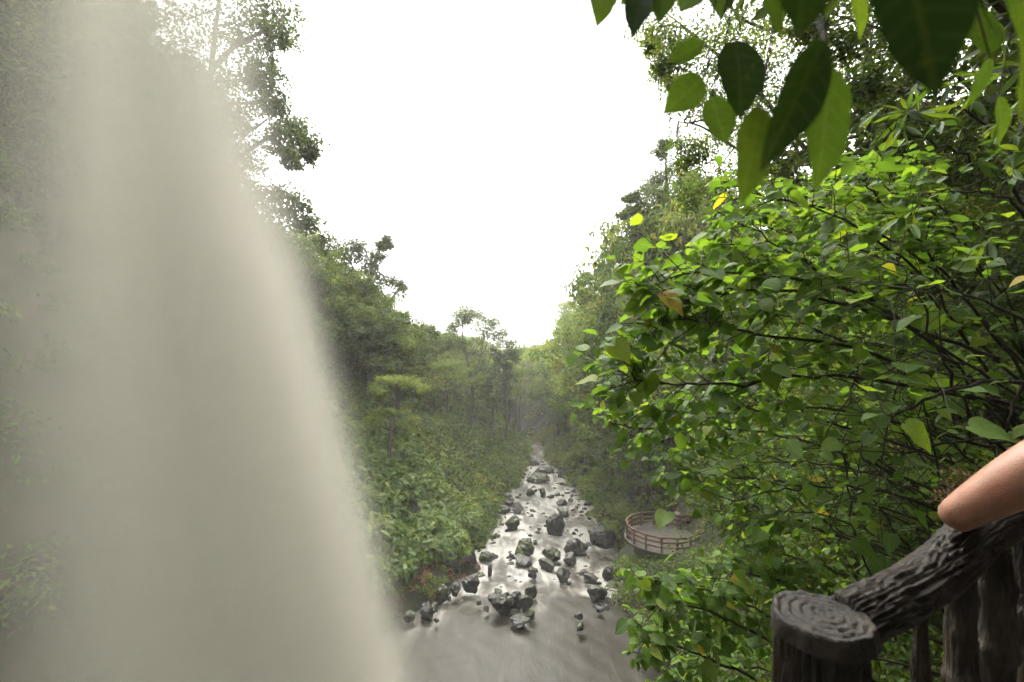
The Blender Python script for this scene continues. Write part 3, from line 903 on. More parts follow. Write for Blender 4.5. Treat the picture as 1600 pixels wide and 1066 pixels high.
pixel_tree('fine_leaved_tree', 'near tree with fine lacy foliage and sky glinting through at the upper right', 15,
           [[(1500, 760), (1440, 450), (1390, 220), (1340, 20), (1320, -120)], [(1390, 220), (1330, 240), (1280, 260)], [(1280, 260), (1180, 140), (1090, 60), (1040, 20)], [(1400, 260), (1290, 300), (1180, 250), (1100, 200), (1060, 190)], [(1350, 60), (1180, 40), (1120, -20)], [(1430, 400), (1460, 260), (1500, 180)], [(1370, 150), (1420, 80), (1470, 20)]],
           [(1030, 40, 34), (1060, 80, 34), (1035, 100, 24), (1090, 40, 44), (1020, 70, 14), (1140, 30, 50), (1120, 90, 44), (1050, 130, 18), (1180, 80, 50), (1150, 140, 46), (1090, 150, 36), (1210, 30, 50), (1210, 140, 50), (1180, 200, 50), (1110, 210, 40), (1250, 80, 55), (1260, 190, 55), (1075, 240, 28), (1130, 270, 44), (1220, 260, 50), (1085, 300, 30), (1180, 310, 50), (1300, 120, 60), (1310, 30, 60), (1370, 90, 60), (1420, 30, 60), (1340, 200, 60), (1420, 160, 60), (1490, 90, 70), (1560, 40, 70), (1500, 200, 70), (1570, 150, 70), (1400, 250, 60), (1480, 290, 60), (1560, 260, 70), (1300, 270, 55), (1600, 350, 70)],
           520, .085, M_tree, tint=.42, jit=2.2, r_tr=.2, hang=[(1030, 60, 110, 5), (1015, 90, 60, 4), (1045, 150, 120, 6), (1040, 220, 90, 4), (1060, 200, 110, 7)], sub=16, seed=19)

for (px_, Yd_, ty_, kd_, lb_) in [(1028, 50, 318, 'broad', 'broad green tree crowded against the tall dark bank tree'), (1082, 46, 262, 'dense', 'dense evergreen tree behind the lacy edge of the near tree'), (1120, 42, 300, 'bushy', 'bushy tree high behind the sunlit heart leaved shrub')]:
    x_ = (px_ - 800) / FPX * Yd_
    g_ = float(height(x_, Yd_)) - .4
    place_tree(kd_, (x_, Yd_, g_), CAMZ + (HORIZON - ty_) / FPX * Yd_ - g_, lb_, wide=.6)

# ---------------------------------------------------------------- undergrowth on the slopes (uncountable)
def bush_cloud(mb, C, R, n, leaf, tmpl, tint, rng, asp=.5, upb=.35, droop=.25):
    for c, r, t in zip(C, R, tint):
        d = rdir(n, rng); d[:, 2] = np.abs(d[:, 2]) * 1.1 - .25
        d = norm(d)
        P = c + d * r * (rng.random((n, 1)) ** .35) * np.array([1, 1, .8])
        N = norm(d * .7 + np.array([0, 0, upb]) + rng.normal(size=(n, 3)) * .4)
        D = rng.normal(size=(n, 3)) * .8 + d * .6; D[:, 2] -= droop
        D = D - N * (D * N).sum(1, keepdims=True)
        L = leaf * rng.uniform(.6, 1.4, n)
        add_leaves(mb, P, D, N, L, L * asp, t + rng.normal(size=n) * .16, tmpl)


def off_platform(C):
    """keeps bushes off the round platform and out of the view onto it"""
    ok = []
    for c in C:
        px, py = pix(c + np.array([0, 0, 1.0]))
        rp = 1.6 / c[1] * FPX
        hit = c[1] < 43.5 and 978 - rp < px < 1078 + rp and 770 < py < 856
        ok.append(not hit and np.hypot(c[0] - PLAT[0] - .8, c[1] - PLAT[1]) > (4.4 if c[2] > 2.2 else 2.6))
    return C[np.array(ok)]


def slope_points(side, y0, y1, d0, d1, cnt, rng):
    y = rng.uniform(y0, y1, cnt)
    d = d0 + (d1 - d0) * rng.random(cnt)
    x = xl(y) - d if side == 'L' else xr(y) + d
    return np.stack([x, y, height(x, y)], -1)


rng = np.random.default_rng(5)
# left bank: broad blades near, bushes behind
mb = MB()
C = slope_points('L', 33, 54, 2.2, 16, 380, rng)
bush_cloud(mb, C + [0, 0, .1], rng.uniform(.7, 1.5, len(C)), 120, .85, BLADE, .58 + rng.normal(size=len(C)) * .12, rng, asp=.27, droop=.55)
tag(obj('blade_leaf_undergrowth', mb.mesh('blade_leaf_undergrowth', M_ginger)), 'dense carpet of broad blade leaved plants on the left bank', 'undergrowth', kind='stuff')
mb = MB()
C = slope_points('L', 46, 104, -.1, 18, 720, rng)
bush_cloud(mb, C, rng.uniform(1.0, 2.4, len(C)), 150, .50, DIAMOND, .46 + rng.normal(size=len(C)) * .13, rng)
C = slope_points('L', 50, 110, 14, 40, 160, rng)
bush_cloud(mb, C, rng.uniform(1.4, 2.6, len(C)), 110, .42, DIAMOND, .45 + rng.normal(size=len(C)) * .12, rng)
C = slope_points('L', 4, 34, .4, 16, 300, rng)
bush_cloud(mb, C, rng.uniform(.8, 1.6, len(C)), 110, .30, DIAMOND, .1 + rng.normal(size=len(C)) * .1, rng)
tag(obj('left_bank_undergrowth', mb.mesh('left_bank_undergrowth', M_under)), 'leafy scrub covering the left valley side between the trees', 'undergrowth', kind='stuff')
mb = MB()
C = slope_points('R', 39, 110, .2, 16, 640, rng)
C = off_platform(C)
bush_cloud(mb, C, rng.uniform(.9, 2.2, len(C)), 160, .38, DIAMOND, .55 + rng.normal(size=len(C)) * .13, rng)
C = slope_points('R', 45, 120, 12, 40, 170, rng)
bush_cloud(mb, C, rng.uniform(1.4, 2.6, len(C)), 110, .42, DIAMOND, .5 + rng.normal(size=len(C)) * .12, rng)
C = slope_points('R', 8, 38, .6, 17, 760, rng)
C = off_platform(C)
bush_cloud(mb, C, rng.uniform(.8, 1.7, len(C)), 230, .20, DIAMOND, .45 + rng.normal(size=len(C)) * .13, rng, asp=.6)
tag(obj('right_bank_undergrowth', mb.mesh('right_bank_undergrowth', M_under)), 'leafy scrub covering the right valley side', 'undergrowth', kind='stuff')
mb = MB()
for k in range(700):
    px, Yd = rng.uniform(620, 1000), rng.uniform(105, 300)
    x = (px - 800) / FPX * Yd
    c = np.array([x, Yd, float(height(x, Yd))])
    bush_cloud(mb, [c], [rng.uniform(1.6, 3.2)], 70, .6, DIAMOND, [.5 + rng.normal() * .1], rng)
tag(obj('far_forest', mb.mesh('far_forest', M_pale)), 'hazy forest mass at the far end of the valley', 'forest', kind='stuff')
# red leaved and mossy ground plants on the left rock pile
mb = MB()
C = slope_points('L', 31, 42, -.1, 2.4, 60, rng)
bush_cloud(mb, C, rng.uniform(.25, .5, len(C)), 60, .16, DIAMOND, .5 + rng.normal(size=len(C)) * .25, rng)
tag(obj('red_leaf_groundcover', mb.mesh('red_leaf_groundcover', M_litter)), 'reddish low plants on the rocks of the left bank', 'ground cover', kind='stuff')
mb = MB()
C = slope_points('L', 32, 44, .4, 3.5, 70, rng)
bush_cloud(mb, C, rng.uniform(.25, .6, len(C)), 70, .16, DIAMOND, .6 + rng.normal(size=len(C)) * .15, rng)
tag(obj('mossy_groundcover', mb.mesh('mossy_groundcover', M_under)), 'bright green low plants on the mossy foot of the left bank', 'ground cover', kind='stuff')


# evergreen leaning over the terrace from the right
place_tree('dense', (11.5, 7.5, 16.5), 17, 'dark evergreen crown overhanging the upper right corner', rz=1.0)

# unseen trees added behind the viewpoint to shade the terrace
for k, (x_, y_, h_) in enumerate([(-4.5, -6.5, 15), (0.5, -5.2, 14), (5.0, -5.0, 15), (8.5, -3.0, 14), (2.5, -9.0, 17)]):
    place_tree('dense', (x_, y_, float(height(x_, y_)) - .3), h_, 'unseen evergreen tree added behind the terrace for shade', 'unseen shade trees added behind the terrace', rz=k * 1.3)
# leafy canopy tree whose crown fills the upper right corner
pixel_tree('canopy_tree', 'leafy canopy tree filling the upper right corner behind the hanging leaves', 9,
           [[(1660, 560), (1600, 300), (1540, 120), (1500, -40)], [(1600, 300), (1500, 200), (1420, 150), (1340, 120)], [(1560, 180), (1450, 80), (1360, 40), (1290, 20)], [(1580, 240), (1620, 140), (1640, 60)]],
           [(1290, 0, 40), (1340, 40, 42), (1400, 0, 44), (1370, 90, 40), (1430, 60, 44), (1480, 10, 46), (1340, 140, 34), (1420, 140, 44), (1490, 110, 48), (1550, 50, 52), (1600, 0, 52), (1470, 190, 46), (1540, 160, 52), (1610, 110, 56), (1400, 210, 40), (1520, 240, 52), (1600, 210, 58), (1570, 310, 58), (1470, 270, 42), (1640, 320, 60), (1310, 80, 32), (1600, 400, 56), (1260, 40, 30)],
           260, .085, M_tree, tint=.35, jit=1.2, r_tr=.11, sub=12, seed=23, cr=1.3, tmpl=OVAL)

# shrubs of the near right slope
for k in range(34):
    px = random.uniform(1130, 1640)
    Yd = random.uniform(9, 25)
    x = (px - 800) / FPX * Yd
    g = float(height(x, Yd)) - .4
    zone_ = ['just right of the round platform', 'under the heart leaved branches', 'left of the ringed stump post', 'behind the ringed stump post', 'behind the log rail', 'beyond the bent arm', 'at the far right edge'][int(np.searchsorted([1190, 1250, 1310, 1380, 1460, 1540], px))]
    zone_ += ', close by' if Yd < 13 else (', farther down the slope' if Yd > 19 else '')
    t = place_tree('thicket', (x, Yd, g), random.uniform(4.5, 7.5) if px > 1270 else random.uniform(2.2, 3.2), 'twiggy small leaved shrub ' + zone_, 'shrubs of the near right slope')
    t['category'] = 'shrub'

# ---------------------------------------------------------------- round viewing platform
CX, CY, DZ, RX_, RY_ = 12.3, 37.8, 3.8, 2.95, 3.05
plat = thing('viewing_platform', 'round viewing platform with red brown timber rails above the right bank', 'platform', (CX, CY, DZ))
def ring(a): return np.array([RX_ * math.cos(a), RY_ * math.sin(a)])
bm = bmesh.new()
angs = np.linspace(math.radians(38), math.radians(322), 40)
outline = [ring(a) for a in angs] + [np.array([5.5, -1.2]), np.array([5.5, 2.2])]
top = [bm.verts.new((p[0] * 1.03, p[1] * 1.03, 0)) for p in outline]
bot = [bm.verts.new((p[0] * 1.0, p[1] * 1.0, -.28)) for p in outline]
bm.faces.new(top); bm.faces.new(list(reversed(bot)))
for i in range(len(top)):
    j = (i + 1) % len(top)
    bm.faces.new((top[i], bot[i], bot[j], top[j]))
bmesh.ops.recalc_face_normals(bm, faces=bm.faces)
me = bpy.data.meshes.new('deck'); bm.to_mesh(me); bm.free(); me.materials.append(M_deck)
obj('deck', me, plat)
def box_between(a, b, w, h):
    a, b = np.asarray(a, float), np.asarray(b, float)
    d = norm(b - a); up = np.array([0, 0, 1.0]) if abs(d[2]) < .9 else np.array([1.0, 0, 0])
    s_ = norm(np.cross(d, up)); u_ = np.cross(s_, d)
    V = [p + sx * s_ * w / 2 + sy * u_ * h / 2 for p in (a, b) for sx, sy in ((-1, -1), (1, -1), (1, 1), (-1, 1))]
    F = [(0, 1, 2, 3), (7, 6, 5, 4), (0, 4, 5, 1), (1, 5, 6, 2), (2, 6, 7, 3), (3, 7, 4, 0)]
    return np.array(V), np.array(F)
pa = np.linspace(math.radians(40), math.radians(320), 13)
pts_ = [np.append(ring(a) * .97, 0) for a in pa]
pts_.append(np.array([5.3, -1.15, 0])); pts_.insert(0, np.array([5.3, 2.1, 0]))
for k, p in enumerate(pts_):
    V, F = box_between(p + [0, 0, -.1], p + [0, 0, 1.16 + random.uniform(-.02, .04)], .13, .13)
    obj('post', mesh_from('post', V, F, M_timber), plat)
for k in range(len(pts_) - 1):
    for hz, w, h in ((1.1, .13, .12), (.74, .08, .12), (.38, .08, .12)):
        V, F = box_between(pts_[k] + [0, 0, hz], pts_[k + 1] + [0, 0, hz + random.uniform(-.02, .02)], w, h)
        obj('rail', mesh_from('rail', V, F, M_timber), plat)
bm = bmesh.new()
for zi in range(9):
    for k in range(20):
        a = k / 20 * 2 * math.pi
        t = zi / 8
        r = (1.95 - .5 * math.sin(t * 2.6)) * (1 + .12 * mnoise.noise(Vector((math.cos(a) * 2, math.sin(a) * 2, t * 4))))
        bm.verts.new((r * math.cos(a) - .6, r * math.sin(a) - .2, -.28 - t * 4.6))
bm.verts.ensure_lookup_table()
for zi in range(8):
    for k in range(20):
        j = (k + 1) % 20
        bm.faces.new([bm.verts[i] for i in (zi * 20 + k, zi * 20 + 20 + k, zi * 20 + 20 + j, zi * 20 + j)])
me = bpy.data.meshes.new('pier'); bm.to_mesh(me); bm.free(); me.materials.append(M_pier)
for p in me.polygons: p.use_smooth = True
obj('pier', me, plat)
q0, q1 = at(1052, 812, 40.6), at(1063, 732, 41.0)
V, F = tube(smooth_path([q0, (q0 + q1) / 2 + [.03, 0, 0], q1], 8), .085, 8)
tag(obj('timber_pole', mesh_from('timber_pole', V, F, M_timber)), 'tall slightly leaning red brown pole at the back of the round platform', 'pole')

# boardwalk higher on the right slope
b0 = at(1020, 636, 58)
walk = thing('boardwalk', 'short boardwalk with reddish timber rails higher on the right slope among leaves', 'boardwalk', tuple(b0))
dirw = norm(np.array([1.0, .35, 0.02]))
V, F = box_between(dirw * -.4 + [0, .6, -.08], dirw * 5.5 + [0, .6, -.08], 1.4, .16)
obj('deck', mesh_from('deck', V, F, M_deck), walk)
wp = [dirw * t for t in (-.3, .9, 2.1, 3.3, 4.6)]
for p in wp:
    V, F = box_between(p + [0, 0, -2.5], p + [0, 0, 1.25], .14, .14)
    obj('post', mesh_from('post', V, F, M_timber), walk)
for hz in (.3, .6, .9, 1.18):
    V, F = box_between(wp[0] + [0, -.08, hz], wp[-1] + [0, -.08, hz], .06, .10)
    obj('rail', mesh_from('rail', V, F, M_timber), walk)

# fern tuft on the face of the big midstream boulder
Yt_ = river_depth(818, 871)
ft = at(814, 862, Yt_ - .1)
mb = MB()
bush_cloud(mb, [np.zeros(3)], [.42], 90, .22, BLADE, [.62], np.random.default_rng(3), asp=.3)
tag(obj('fern_tuft', mb.mesh('fern_tuft', M_under), None, tuple(ft)), 'small green fern tuft on the face of the big midstream boulder', 'fern')

# driftwood on the right waterline
for k in range(9):
    px, py = random.uniform(905, 962), random.uniform(858, 915)
    Yd = river_depth(px, py + 8)
    p = at(px, py, Yd); p[2] = max(float(height(p[0], p[1])), float(zr(Yd))) + .25
    a = random.uniform(-.6, .9); L = random.uniform(.9, 2.2)
    d = np.array([math.cos(a), .4 * math.sin(a), random.uniform(-.15, .35)])
    V, F = tube(smooth_path([-d * L / 2, np.array([0, 0, random.uniform(.02, .15)]), d * L / 2], 8), np.linspace(.07, .03, 8), 6)
    tag(obj('driftwood_stick', mesh_from('driftwood_stick', V, F, M_drift), None, tuple(p)), 'bleached driftwood stick on the stones of the right waterline', 'driftwood', 'driftwood below the right bank')

# ---------------------------------------------------------------- people
def flat_mat(name, col, rough=.6, sss=0.0, bump=0):
    m, nt, n, l, out = new_mat(name)
    p = n.new('ShaderNodeBsdfPrincipled'); p.inputs['Roughness'].default_value = rough
    geo = n.new('ShaderNodeTexCoord')
    nz = n.new('ShaderNodeTexNoise'); nz.inputs['Scale'].default_value = 35; nz.inputs['Detail'].default_value = 6
    l.new(geo.outputs['Object'], nz.inputs['Vector'])
    r = ramp(n, [(.25, tuple(c * .82 for c in col)), (.75, tuple(min(1, c * 1.15) for c in col))])
    l.new(nz.outputs[0], r.inputs[0]); l.new(r.outputs[0], p.inputs['Base Color'])
    if sss:
        p.inputs['Subsurface Weight'].default_value = sss
        p.inputs['Subsurface Radius'].default_value = (.012, .004, .002)
        p.inputs['Subsurface Scale'].default_value = 1.0
    bp = n.new('ShaderNodeBump'); bp.inputs['Strength'].default_value = bump or .08; bp.inputs['Distance'].default_value = .004
    nz2 = n.new('ShaderNodeTexNoise'); nz2.inputs['Scale'].default_value = 220
    l.new(geo.outputs['Object'], nz2.inputs['Vector']); l.new(nz2.outputs[0], bp.inputs['Height']); l.new(bp.outputs[0], p.inputs['Normal'])
    l.new(p.outputs[0], out.inputs['Surface'])
    return m


M_skin = flat_mat('skin', (.30, .15, .095), .46, .2, bump=.35)
_n, _l = M_skin.node_tree.nodes, M_skin.node_tree.links
_p = [x for x in _n if x.type == 'BSDF_PRINCIPLED'][0]
_src = _p.inputs['Base Color'].links[0].from_socket
_tc = [x for x in _n if x.type == 'TEX_COORD'][0]
_nz = _n.new('ShaderNodeTexNoise'); _nz.inputs['Scale'].default_value = 9; _nz.inputs['Detail'].default_value = 4
_l.new(_tc.outputs['Object'], _nz.inputs['Vector'])
_r = ramp(_n, [(.35, (1.12, .92, .88)), (.65, (.92, 1.04, 1.05))])
_l.new(_nz.outputs[0], _r.inputs[0])
_vo = _n.new('ShaderNodeTexVoronoi'); _vo.inputs['Scale'].default_value = 90
_l.new(_tc.outputs['Object'], _vo.inputs['Vector'])
_f2 = ramp(_n, [(.10, (.62, .50, .45)), (.22, (1, 1, 1))])
_l.new(_vo.outputs['Distance'], _f2.inputs[0])
_m1 = _n.new('ShaderNodeMix'); _m1.data_type = 'RGBA'; _m1.blend_type = 'MULTIPLY'; _m1.inputs[0].default_value = 1; _l.new(_src, _m1.inputs[6]); _l.new(_r.outputs[0], _m1.inputs[7])
_m2 = _n.new('ShaderNodeMix'); _m2.data_type = 'RGBA'; _m2.blend_type = 'MULTIPLY'; _m2.inputs[0].default_value = .55; _l.new(_m1.outputs[2], _m2.inputs[6]); _l.new(_f2.outputs[0], _m2.inputs[7])
_l.new(_m2.outputs[2], _p.inputs['Base Color'])
M_navy = flat_mat('dark cloth', (.012, .016, .022), .85, bump=.4)
M_grey = flat_mat('grey cloth', (.16, .16, .17), .85, bump=.4)
M_hair = flat_mat('brown hair', (.06, .035, .02), .5, bump=.6)
M_lightcloth = flat_mat('pale cloth', (.42, .38, .36), .85)


def skin_body(name, joints, edges, mat, parent, levels=2, root=0):
    me = bpy.data.meshes.new(name)
    me.from_pydata([j[0] for j in joints], edges, [])
    me.materials.append(mat)
    o = obj(name, me, parent)
    md = o.modifiers.new('skin', 'SKIN'); md.use_smooth_shade = True; md.branch_smoothing = .6
    for i, sv in enumerate(me.skin_vertices[0].data):
        r = joints[i][1]
        sv.radius = r if hasattr(r, '__len__') else (r, r)
        sv.use_root = (i == root)
    ss = o.modifiers.new('subdivision', 'SUBSURF'); ss.levels = levels; ss.render_levels = levels
    return o


def small_person(loc, rz, h, cloth, legs, label):
    t = thing('person', label, 'person', tuple(loc), 'people on the round platform', (0, 0, rz))
    k = h / 1.75
    J = [((0, 0, .95), (.13, .10)), ((0, 0, 1.15), (.12, .09)), ((0, 0, 1.38), (.15, .10)), ((0, 0, 1.50), .055), ((0, .01, 1.58), .075), ((0, .015, 1.66), .085), ((0, .01, 1.72), .06),
         ((.17, 0, 1.40), .06), ((.22, .03, 1.15), .045), ((.18, .16, .98), .032), ((-.17, 0, 1.40), .06), ((-.22, .03, 1.15), .045), ((-.18, .16, .98), .032),
         ((.09, 0, .85), .09), ((.10, .02, .48), .06), ((.10, 0, .08), .042), ((.10, .12, .04), .035), ((-.09, 0, .85), .09), ((-.10, .02, .48), .06), ((-.10, 0, .08), .042), ((-.10, .12, .04), .035)]
    J = [(tuple(c * k for c in p), r) for p, r in J]
    E = [(0, 1), (1, 2), (2, 3), (3, 4), (4, 5), (5, 6), (2, 7), (7, 8), (8, 9), (2, 10), (10, 11), (11, 12), (0, 13), (13, 14), (14, 15), (15, 16), (0, 17), (17, 18), (18, 19), (19, 20)]
    skin_body('body', J, E, M_skin, t, 1)
    S = [((0, 0, .92), (.155, .125)), ((0, 0, 1.15), (.145, .115)), ((0, 0, 1.37), (.165, .115)), ((0, 0, 1.45), (.08, .075)), ((.185, 0, 1.39), .072), ((.225, .03, 1.18), .06), ((-.185, 0, 1.39), .072), ((-.225, .03, 1.18), .06)]
    skin_body('shirt', [(tuple(c * k for c in p), r) for p, r in S], [(0, 1), (1, 2), (2, 3), (2, 4), (4, 5), (2, 6), (6, 7)], cloth, t, 1)
    S = [((0, 0, .93), (.15, .12)), ((.09, 0, .84), .105), ((.10, .02, .48), .075), ((.10, 0, .10), .06), ((-.09, 0, .84), .105), ((-.10, .02, .48), .075), ((-.10, 0, .10), .06)]
    skin_body('trousers', [(tuple(c * k for c in p), r) for p, r in S], [(0, 1), (1, 2), (2, 3), (0, 4), (4, 5), (5, 6)], legs, t, 1)
    skin_body('hair', [(tuple(c * k for c in p), r) for p, r in (((0, -.03, 1.60), .07), ((0, -.02, 1.68), .088), ((0, 0, 1.74), .07))], [(0, 1), (1, 2)], M_hair, t, 1)
    return t


small_person((14.35, 40.0, DZ), 2.6, 1.72, M_lightcloth, M_grey, 'person in pale top standing at the back of the round platform by the pole')
small_person((15.25, 39.9, DZ), 3.4, 1.62, M_grey, M_navy, 'person in grey top on the round platform, half hidden by leaves')

# person leaning on the log rail: only the bent bare arm reaches into the picture
EL = at(1492, 806, 1.27); SH = at(1700, 690, 1.12)
pbase = np.array([1.62, .72, 16.98])
per = thing('person', 'person in dark clothes leaning on the log railing, bare bent arm resting on it', 'person', tuple(pbase))
def rel(p): return tuple(np.asarray(p, float) - pbase)
rd = norm(np.array([.86, .51, 0])); fd = norm(np.array([-.51, .86, 0]))
SHR = SH + rd * .36
chest = (SH + SHR) / 2 - np.array([0, 0, .06]) - fd * .14
hip = np.array([1.55, .70, 17.92]); neck = chest + np.array([0, 0, .15]) + fd * .03
head = neck + np.array([0, 0, .17]) + fd * .05
WR = EL + rd * .26 + fd * .03 + np.array([0, 0, -.035]); ELR = SHR + rd * .06 - fd * .06 - np.array([0, 0, .30])
WRR = ELR + fd * .10 - np.array([0, 0, .23])
J, E = [], []
def jn(p, r, prev=None):
    J.append((rel(p), r)); i = len(J) - 1
    if prev is not None: E.append((prev, i))
    return i
i0 = jn(hip, (.15, .12)); i1 = jn((hip + chest) / 2 - fd * .02, (.14, .11), i0); i2 = jn(chest, (.15, .11), i1); i3 = jn(neck, .055, i2)
i4 = jn(neck + (head - neck) * .55 + fd * .01, .07, i3); i5 = jn(head, (.085, .095), i4); i6 = jn(head + np.array([0, 0, .085]), .06, i5)
for side, (s_, e_, w_) in enumerate(((SH, EL, WR), (SHR, ELR, WRR))):
    a = jn(s_, .078, i2); b = jn(s_ + (e_ - s_) * .35, .074, a); c_ = jn(s_ + (e_ - s_) * .70, .060, b); c_ = jn(s_ + (e_ - s_) * .90, .050, c_); d_ = jn(e_ + np.array([-.008, 0, -.008]), .043, c_)
    e2 = jn(e_ + (w_ - e_) * .3, .046, d_); e3 = jn(e_ + (w_ - e_) * .7, .036, e2); e4 = jn(w_, .026, e3)
    ax = norm(w_ - e_)
    pm = jn(w_ + ax * .06, (.036, .02), e4)
    side_v = norm(np.cross(ax, np.array([0, 0, 1.0])))
    for f in range(4):
        o_ = w_ + ax * .10 + side_v * (f - 1.5) * .021
        k1 = jn(o_, .010, pm); k2 = jn(o_ + ax * (.035 + .006 * (1.5 - abs(f - 1.5))) - np.array([0, 0, .008]), .009, k1); jn(o_ + ax * .058 - np.array([0, 0, .032]), .0075, k2)
    th = jn(w_ + ax * .05 - side_v * .045, .011, pm); jn(w_ + ax * .085 - side_v * .055 - np.array([0, 0, .01]), .009, th)
for sgn in (-1, 1):
    hp = hip + rd * .10 * sgn - np.array([0, 0, .08]); kn = hip + rd * .11 * sgn + fd * .04 - np.array([0, 0, .46]); an = np.array([hp[0], hp[1], 17.06]) + fd * .02
    a = jn(hp, .09, i0); b = jn(kn, .06, a); c_ = jn(an, .042, b); jn(an + fd * .14 - np.array([0, 0, .045]), .035, c_)
skin_body('body', J, E, M_skin, per, 2)
G = [(rel(hip), (.17, .14)), (rel((hip + chest) / 2 - fd * .02), (.16, .13)), (rel(chest), (.165, .125)), (rel(neck - np.array([0, 0, .05])), (.085, .08)), (rel(SH + (SHR - SH) * .08), .085), (rel(SHR - (SHR - SH) * .08), .085),
     (rel(SH + (EL - SH) * .1 + rd * .01), .085), (rel(SHR + (ELR - SHR) * .12), .085)]
skin_body('shirt', G, [(0, 1), (1, 2), (2, 3), (2, 4), (2, 5), (4, 6), (5, 7)], M_navy, per, 2)
G = [(rel(hip), (.17, .14))]; Eg = []
for sgn in (-1, 1):
    hp = hip + rd * .10 * sgn - np.array([0, 0, .08]); kn = hip + rd * .11 * sgn + fd * .04 - np.array([0, 0, .46]); an = np.array([hp[0], hp[1], 17.10]) + fd * .02
    n0 = len(G); G += [(rel(hp), .105), (rel(kn), .078), (rel(an), .062)]; Eg += [(0, n0), (n0, n0 + 1), (n0 + 1, n0 + 2)]
skin_body('trousers', G, Eg, M_navy, per, 2)
skin_body('hair', [(rel(head - fd * .05 - np.array([0, 0, .12])), .06), (rel(head - fd * .035), (.09, .085)), (rel(head - fd * .015 + np.array([0, 0, .08])), .085), (rel(head + fd * .03 + np.array([0, 0, .10])), .06)], [(0, 1), (1, 2), (2, 3)], M_hair, per, 2)
hc = rel(head + fd * .088 - np.array([0, 0, .015]))
bm = bmesh.new(); bmesh.ops.create_uvsphere(bm, u_segments=10, v_segments=8, radius=.016)
me = bpy.data.meshes.new('nose'); bm.to_mesh(me); bm.free(); me.materials.append(M_skin)
obj('nose', me, per, hc, None, (1, 1, 1.6))
bm = bmesh.new(); bmesh.ops.create_uvsphere(bm, u_segments=10, v_segments=8, radius=.011)
me = bpy.data.meshes.new('eye'); bm.to_mesh(me); bm.free(); me.materials.append(M_lightcloth)
for sgn in (-1, 1):
    obj('eye', me, per, rel(head + fd * .078 + rd * .032 * sgn + np.array([0, 0, .018])))
bm = bmesh.new(); bmesh.ops.create_uvsphere(bm, u_segments=10, v_segments=8, radius=.02)
me = bpy.data.meshes.new('mouth'); bm.to_mesh(me); bm.free(); me.materials.append(flat_mat('lips', (.35, .13, .10)))
obj('mouth', me, per, rel(head + fd * .078 - np.array([0, 0, .055])), (0, 0, math.atan2(rd[1], rd[0])), (1.1, .5, .35))

# ---------------------------------------------------------------- carved log railing beside the viewpoint
M_logbrown = bark_mat('brown carved concrete log', (.010, .0075, .005), (.075, .055, .038), scale=22, rough=.5, bump=.6, stretch=.3, spec=.35)


def log_mesh(name, P, R, nl, na, groove=.006, seed=0, kl=5.0, ka=2.6, knots=(), flare=None):
    """bark-relief log along a path; R radius list interpolated over the length"""
    Q = smooth_path(P, nl)
    rr = np.interp(np.linspace(0, 1, nl), np.linspace(0, 1, len(R)), R)
    T = norm(np.gradient(Q, axis=0))
    ref = np.array([0, 0, 1.0]) if abs(T[0][2]) < .9 else np.array([0, 1.0, 0])
    a = norm(np.cross(T, ref)); b = np.cross(T, a)
    dist = np.concatenate([[0], np.cumsum(np.linalg.norm(np.diff(Q, axis=0), axis=1))])
    V = np.zeros((nl, na, 3))
    for i in range(nl):
        for j in range(na):
            th = j / na * 2 * math.pi
            c_, s_ = math.cos(th), math.sin(th)
            w = .35 * mnoise.noise(Vector((c_, s_, dist[i] * 4 + seed)))
            q = Vector((c_ * ka * 2.2, s_ * ka * 2.2, dist[i] * kl + seed * 7 + w * 2))
            g1 = abs(mnoise.noise(q)); g2 = abs(mnoise.noise(q * 2.3 + Vector((3, 1, 8))))
            disp = groove * (min(1, g1 * 4.5) - .8) + groove * .55 * (min(1, g2 * 4) - .7)
            disp += rr[i] * .10 * mnoise.noise(Vector((c_ * .9, s_ * .9, dist[i] * 5 + seed * 3)))
            for (kd, kt, ks) in knots:
                dd = (dist[i] - kd) ** 2 / ks ** 2
                disp += rr[i] * kt * math.exp(-dd)
            V[i, j] = Q[i] + (rr[i] + disp) * (c_ * a[i] + s_ * b[i])
    V = V.reshape(-1, 3)
    i, j = np.meshgrid(np.arange(nl - 1), np.arange(na), indexing='ij')
    k = (j + 1) % na
    F = np.stack([i * na + j, i * na + k, (i + 1) * na + k, (i + 1) * na + j], -1).reshape(-1, 4)
    c0 = len(V)
    V = np.vstack([V, Q[0], Q[-1]])
    j = np.arange(na); k = (j + 1) % na
    caps = np.concatenate([np.stack([np.full(na, c0), k, j], -1), np.stack([np.full(na, c0 + 1), (nl - 1) * na + j, (nl - 1) * na + k], -1)])
    return mesh_from(name, V, [F, caps], M_logbrown if name in ('baluster', 'bottom_rail') else M_log, smooth=True)


TOP = at(1284, 963, 1.0)
rail_t = thing('log_railing', 'dark carved log railing with a ringed stump post at the edge of the terrace', 'railing', (TOP[0], TOP[1], 16.98))
LB = np.array([TOP[0], TOP[1], 16.98])
hT = TOP[2] - 16.98
stump = obj('stump_post', log_mesh('stump_post', [np.array([-.035, -.02, 0]), np.array([-.02, -.01, hT * .5]), np.array([-.004, 0, hT - .02])], [.112, .103, .090, .084], 170, 150, .011, 3, kl=4.5, ka=2.6), rail_t)
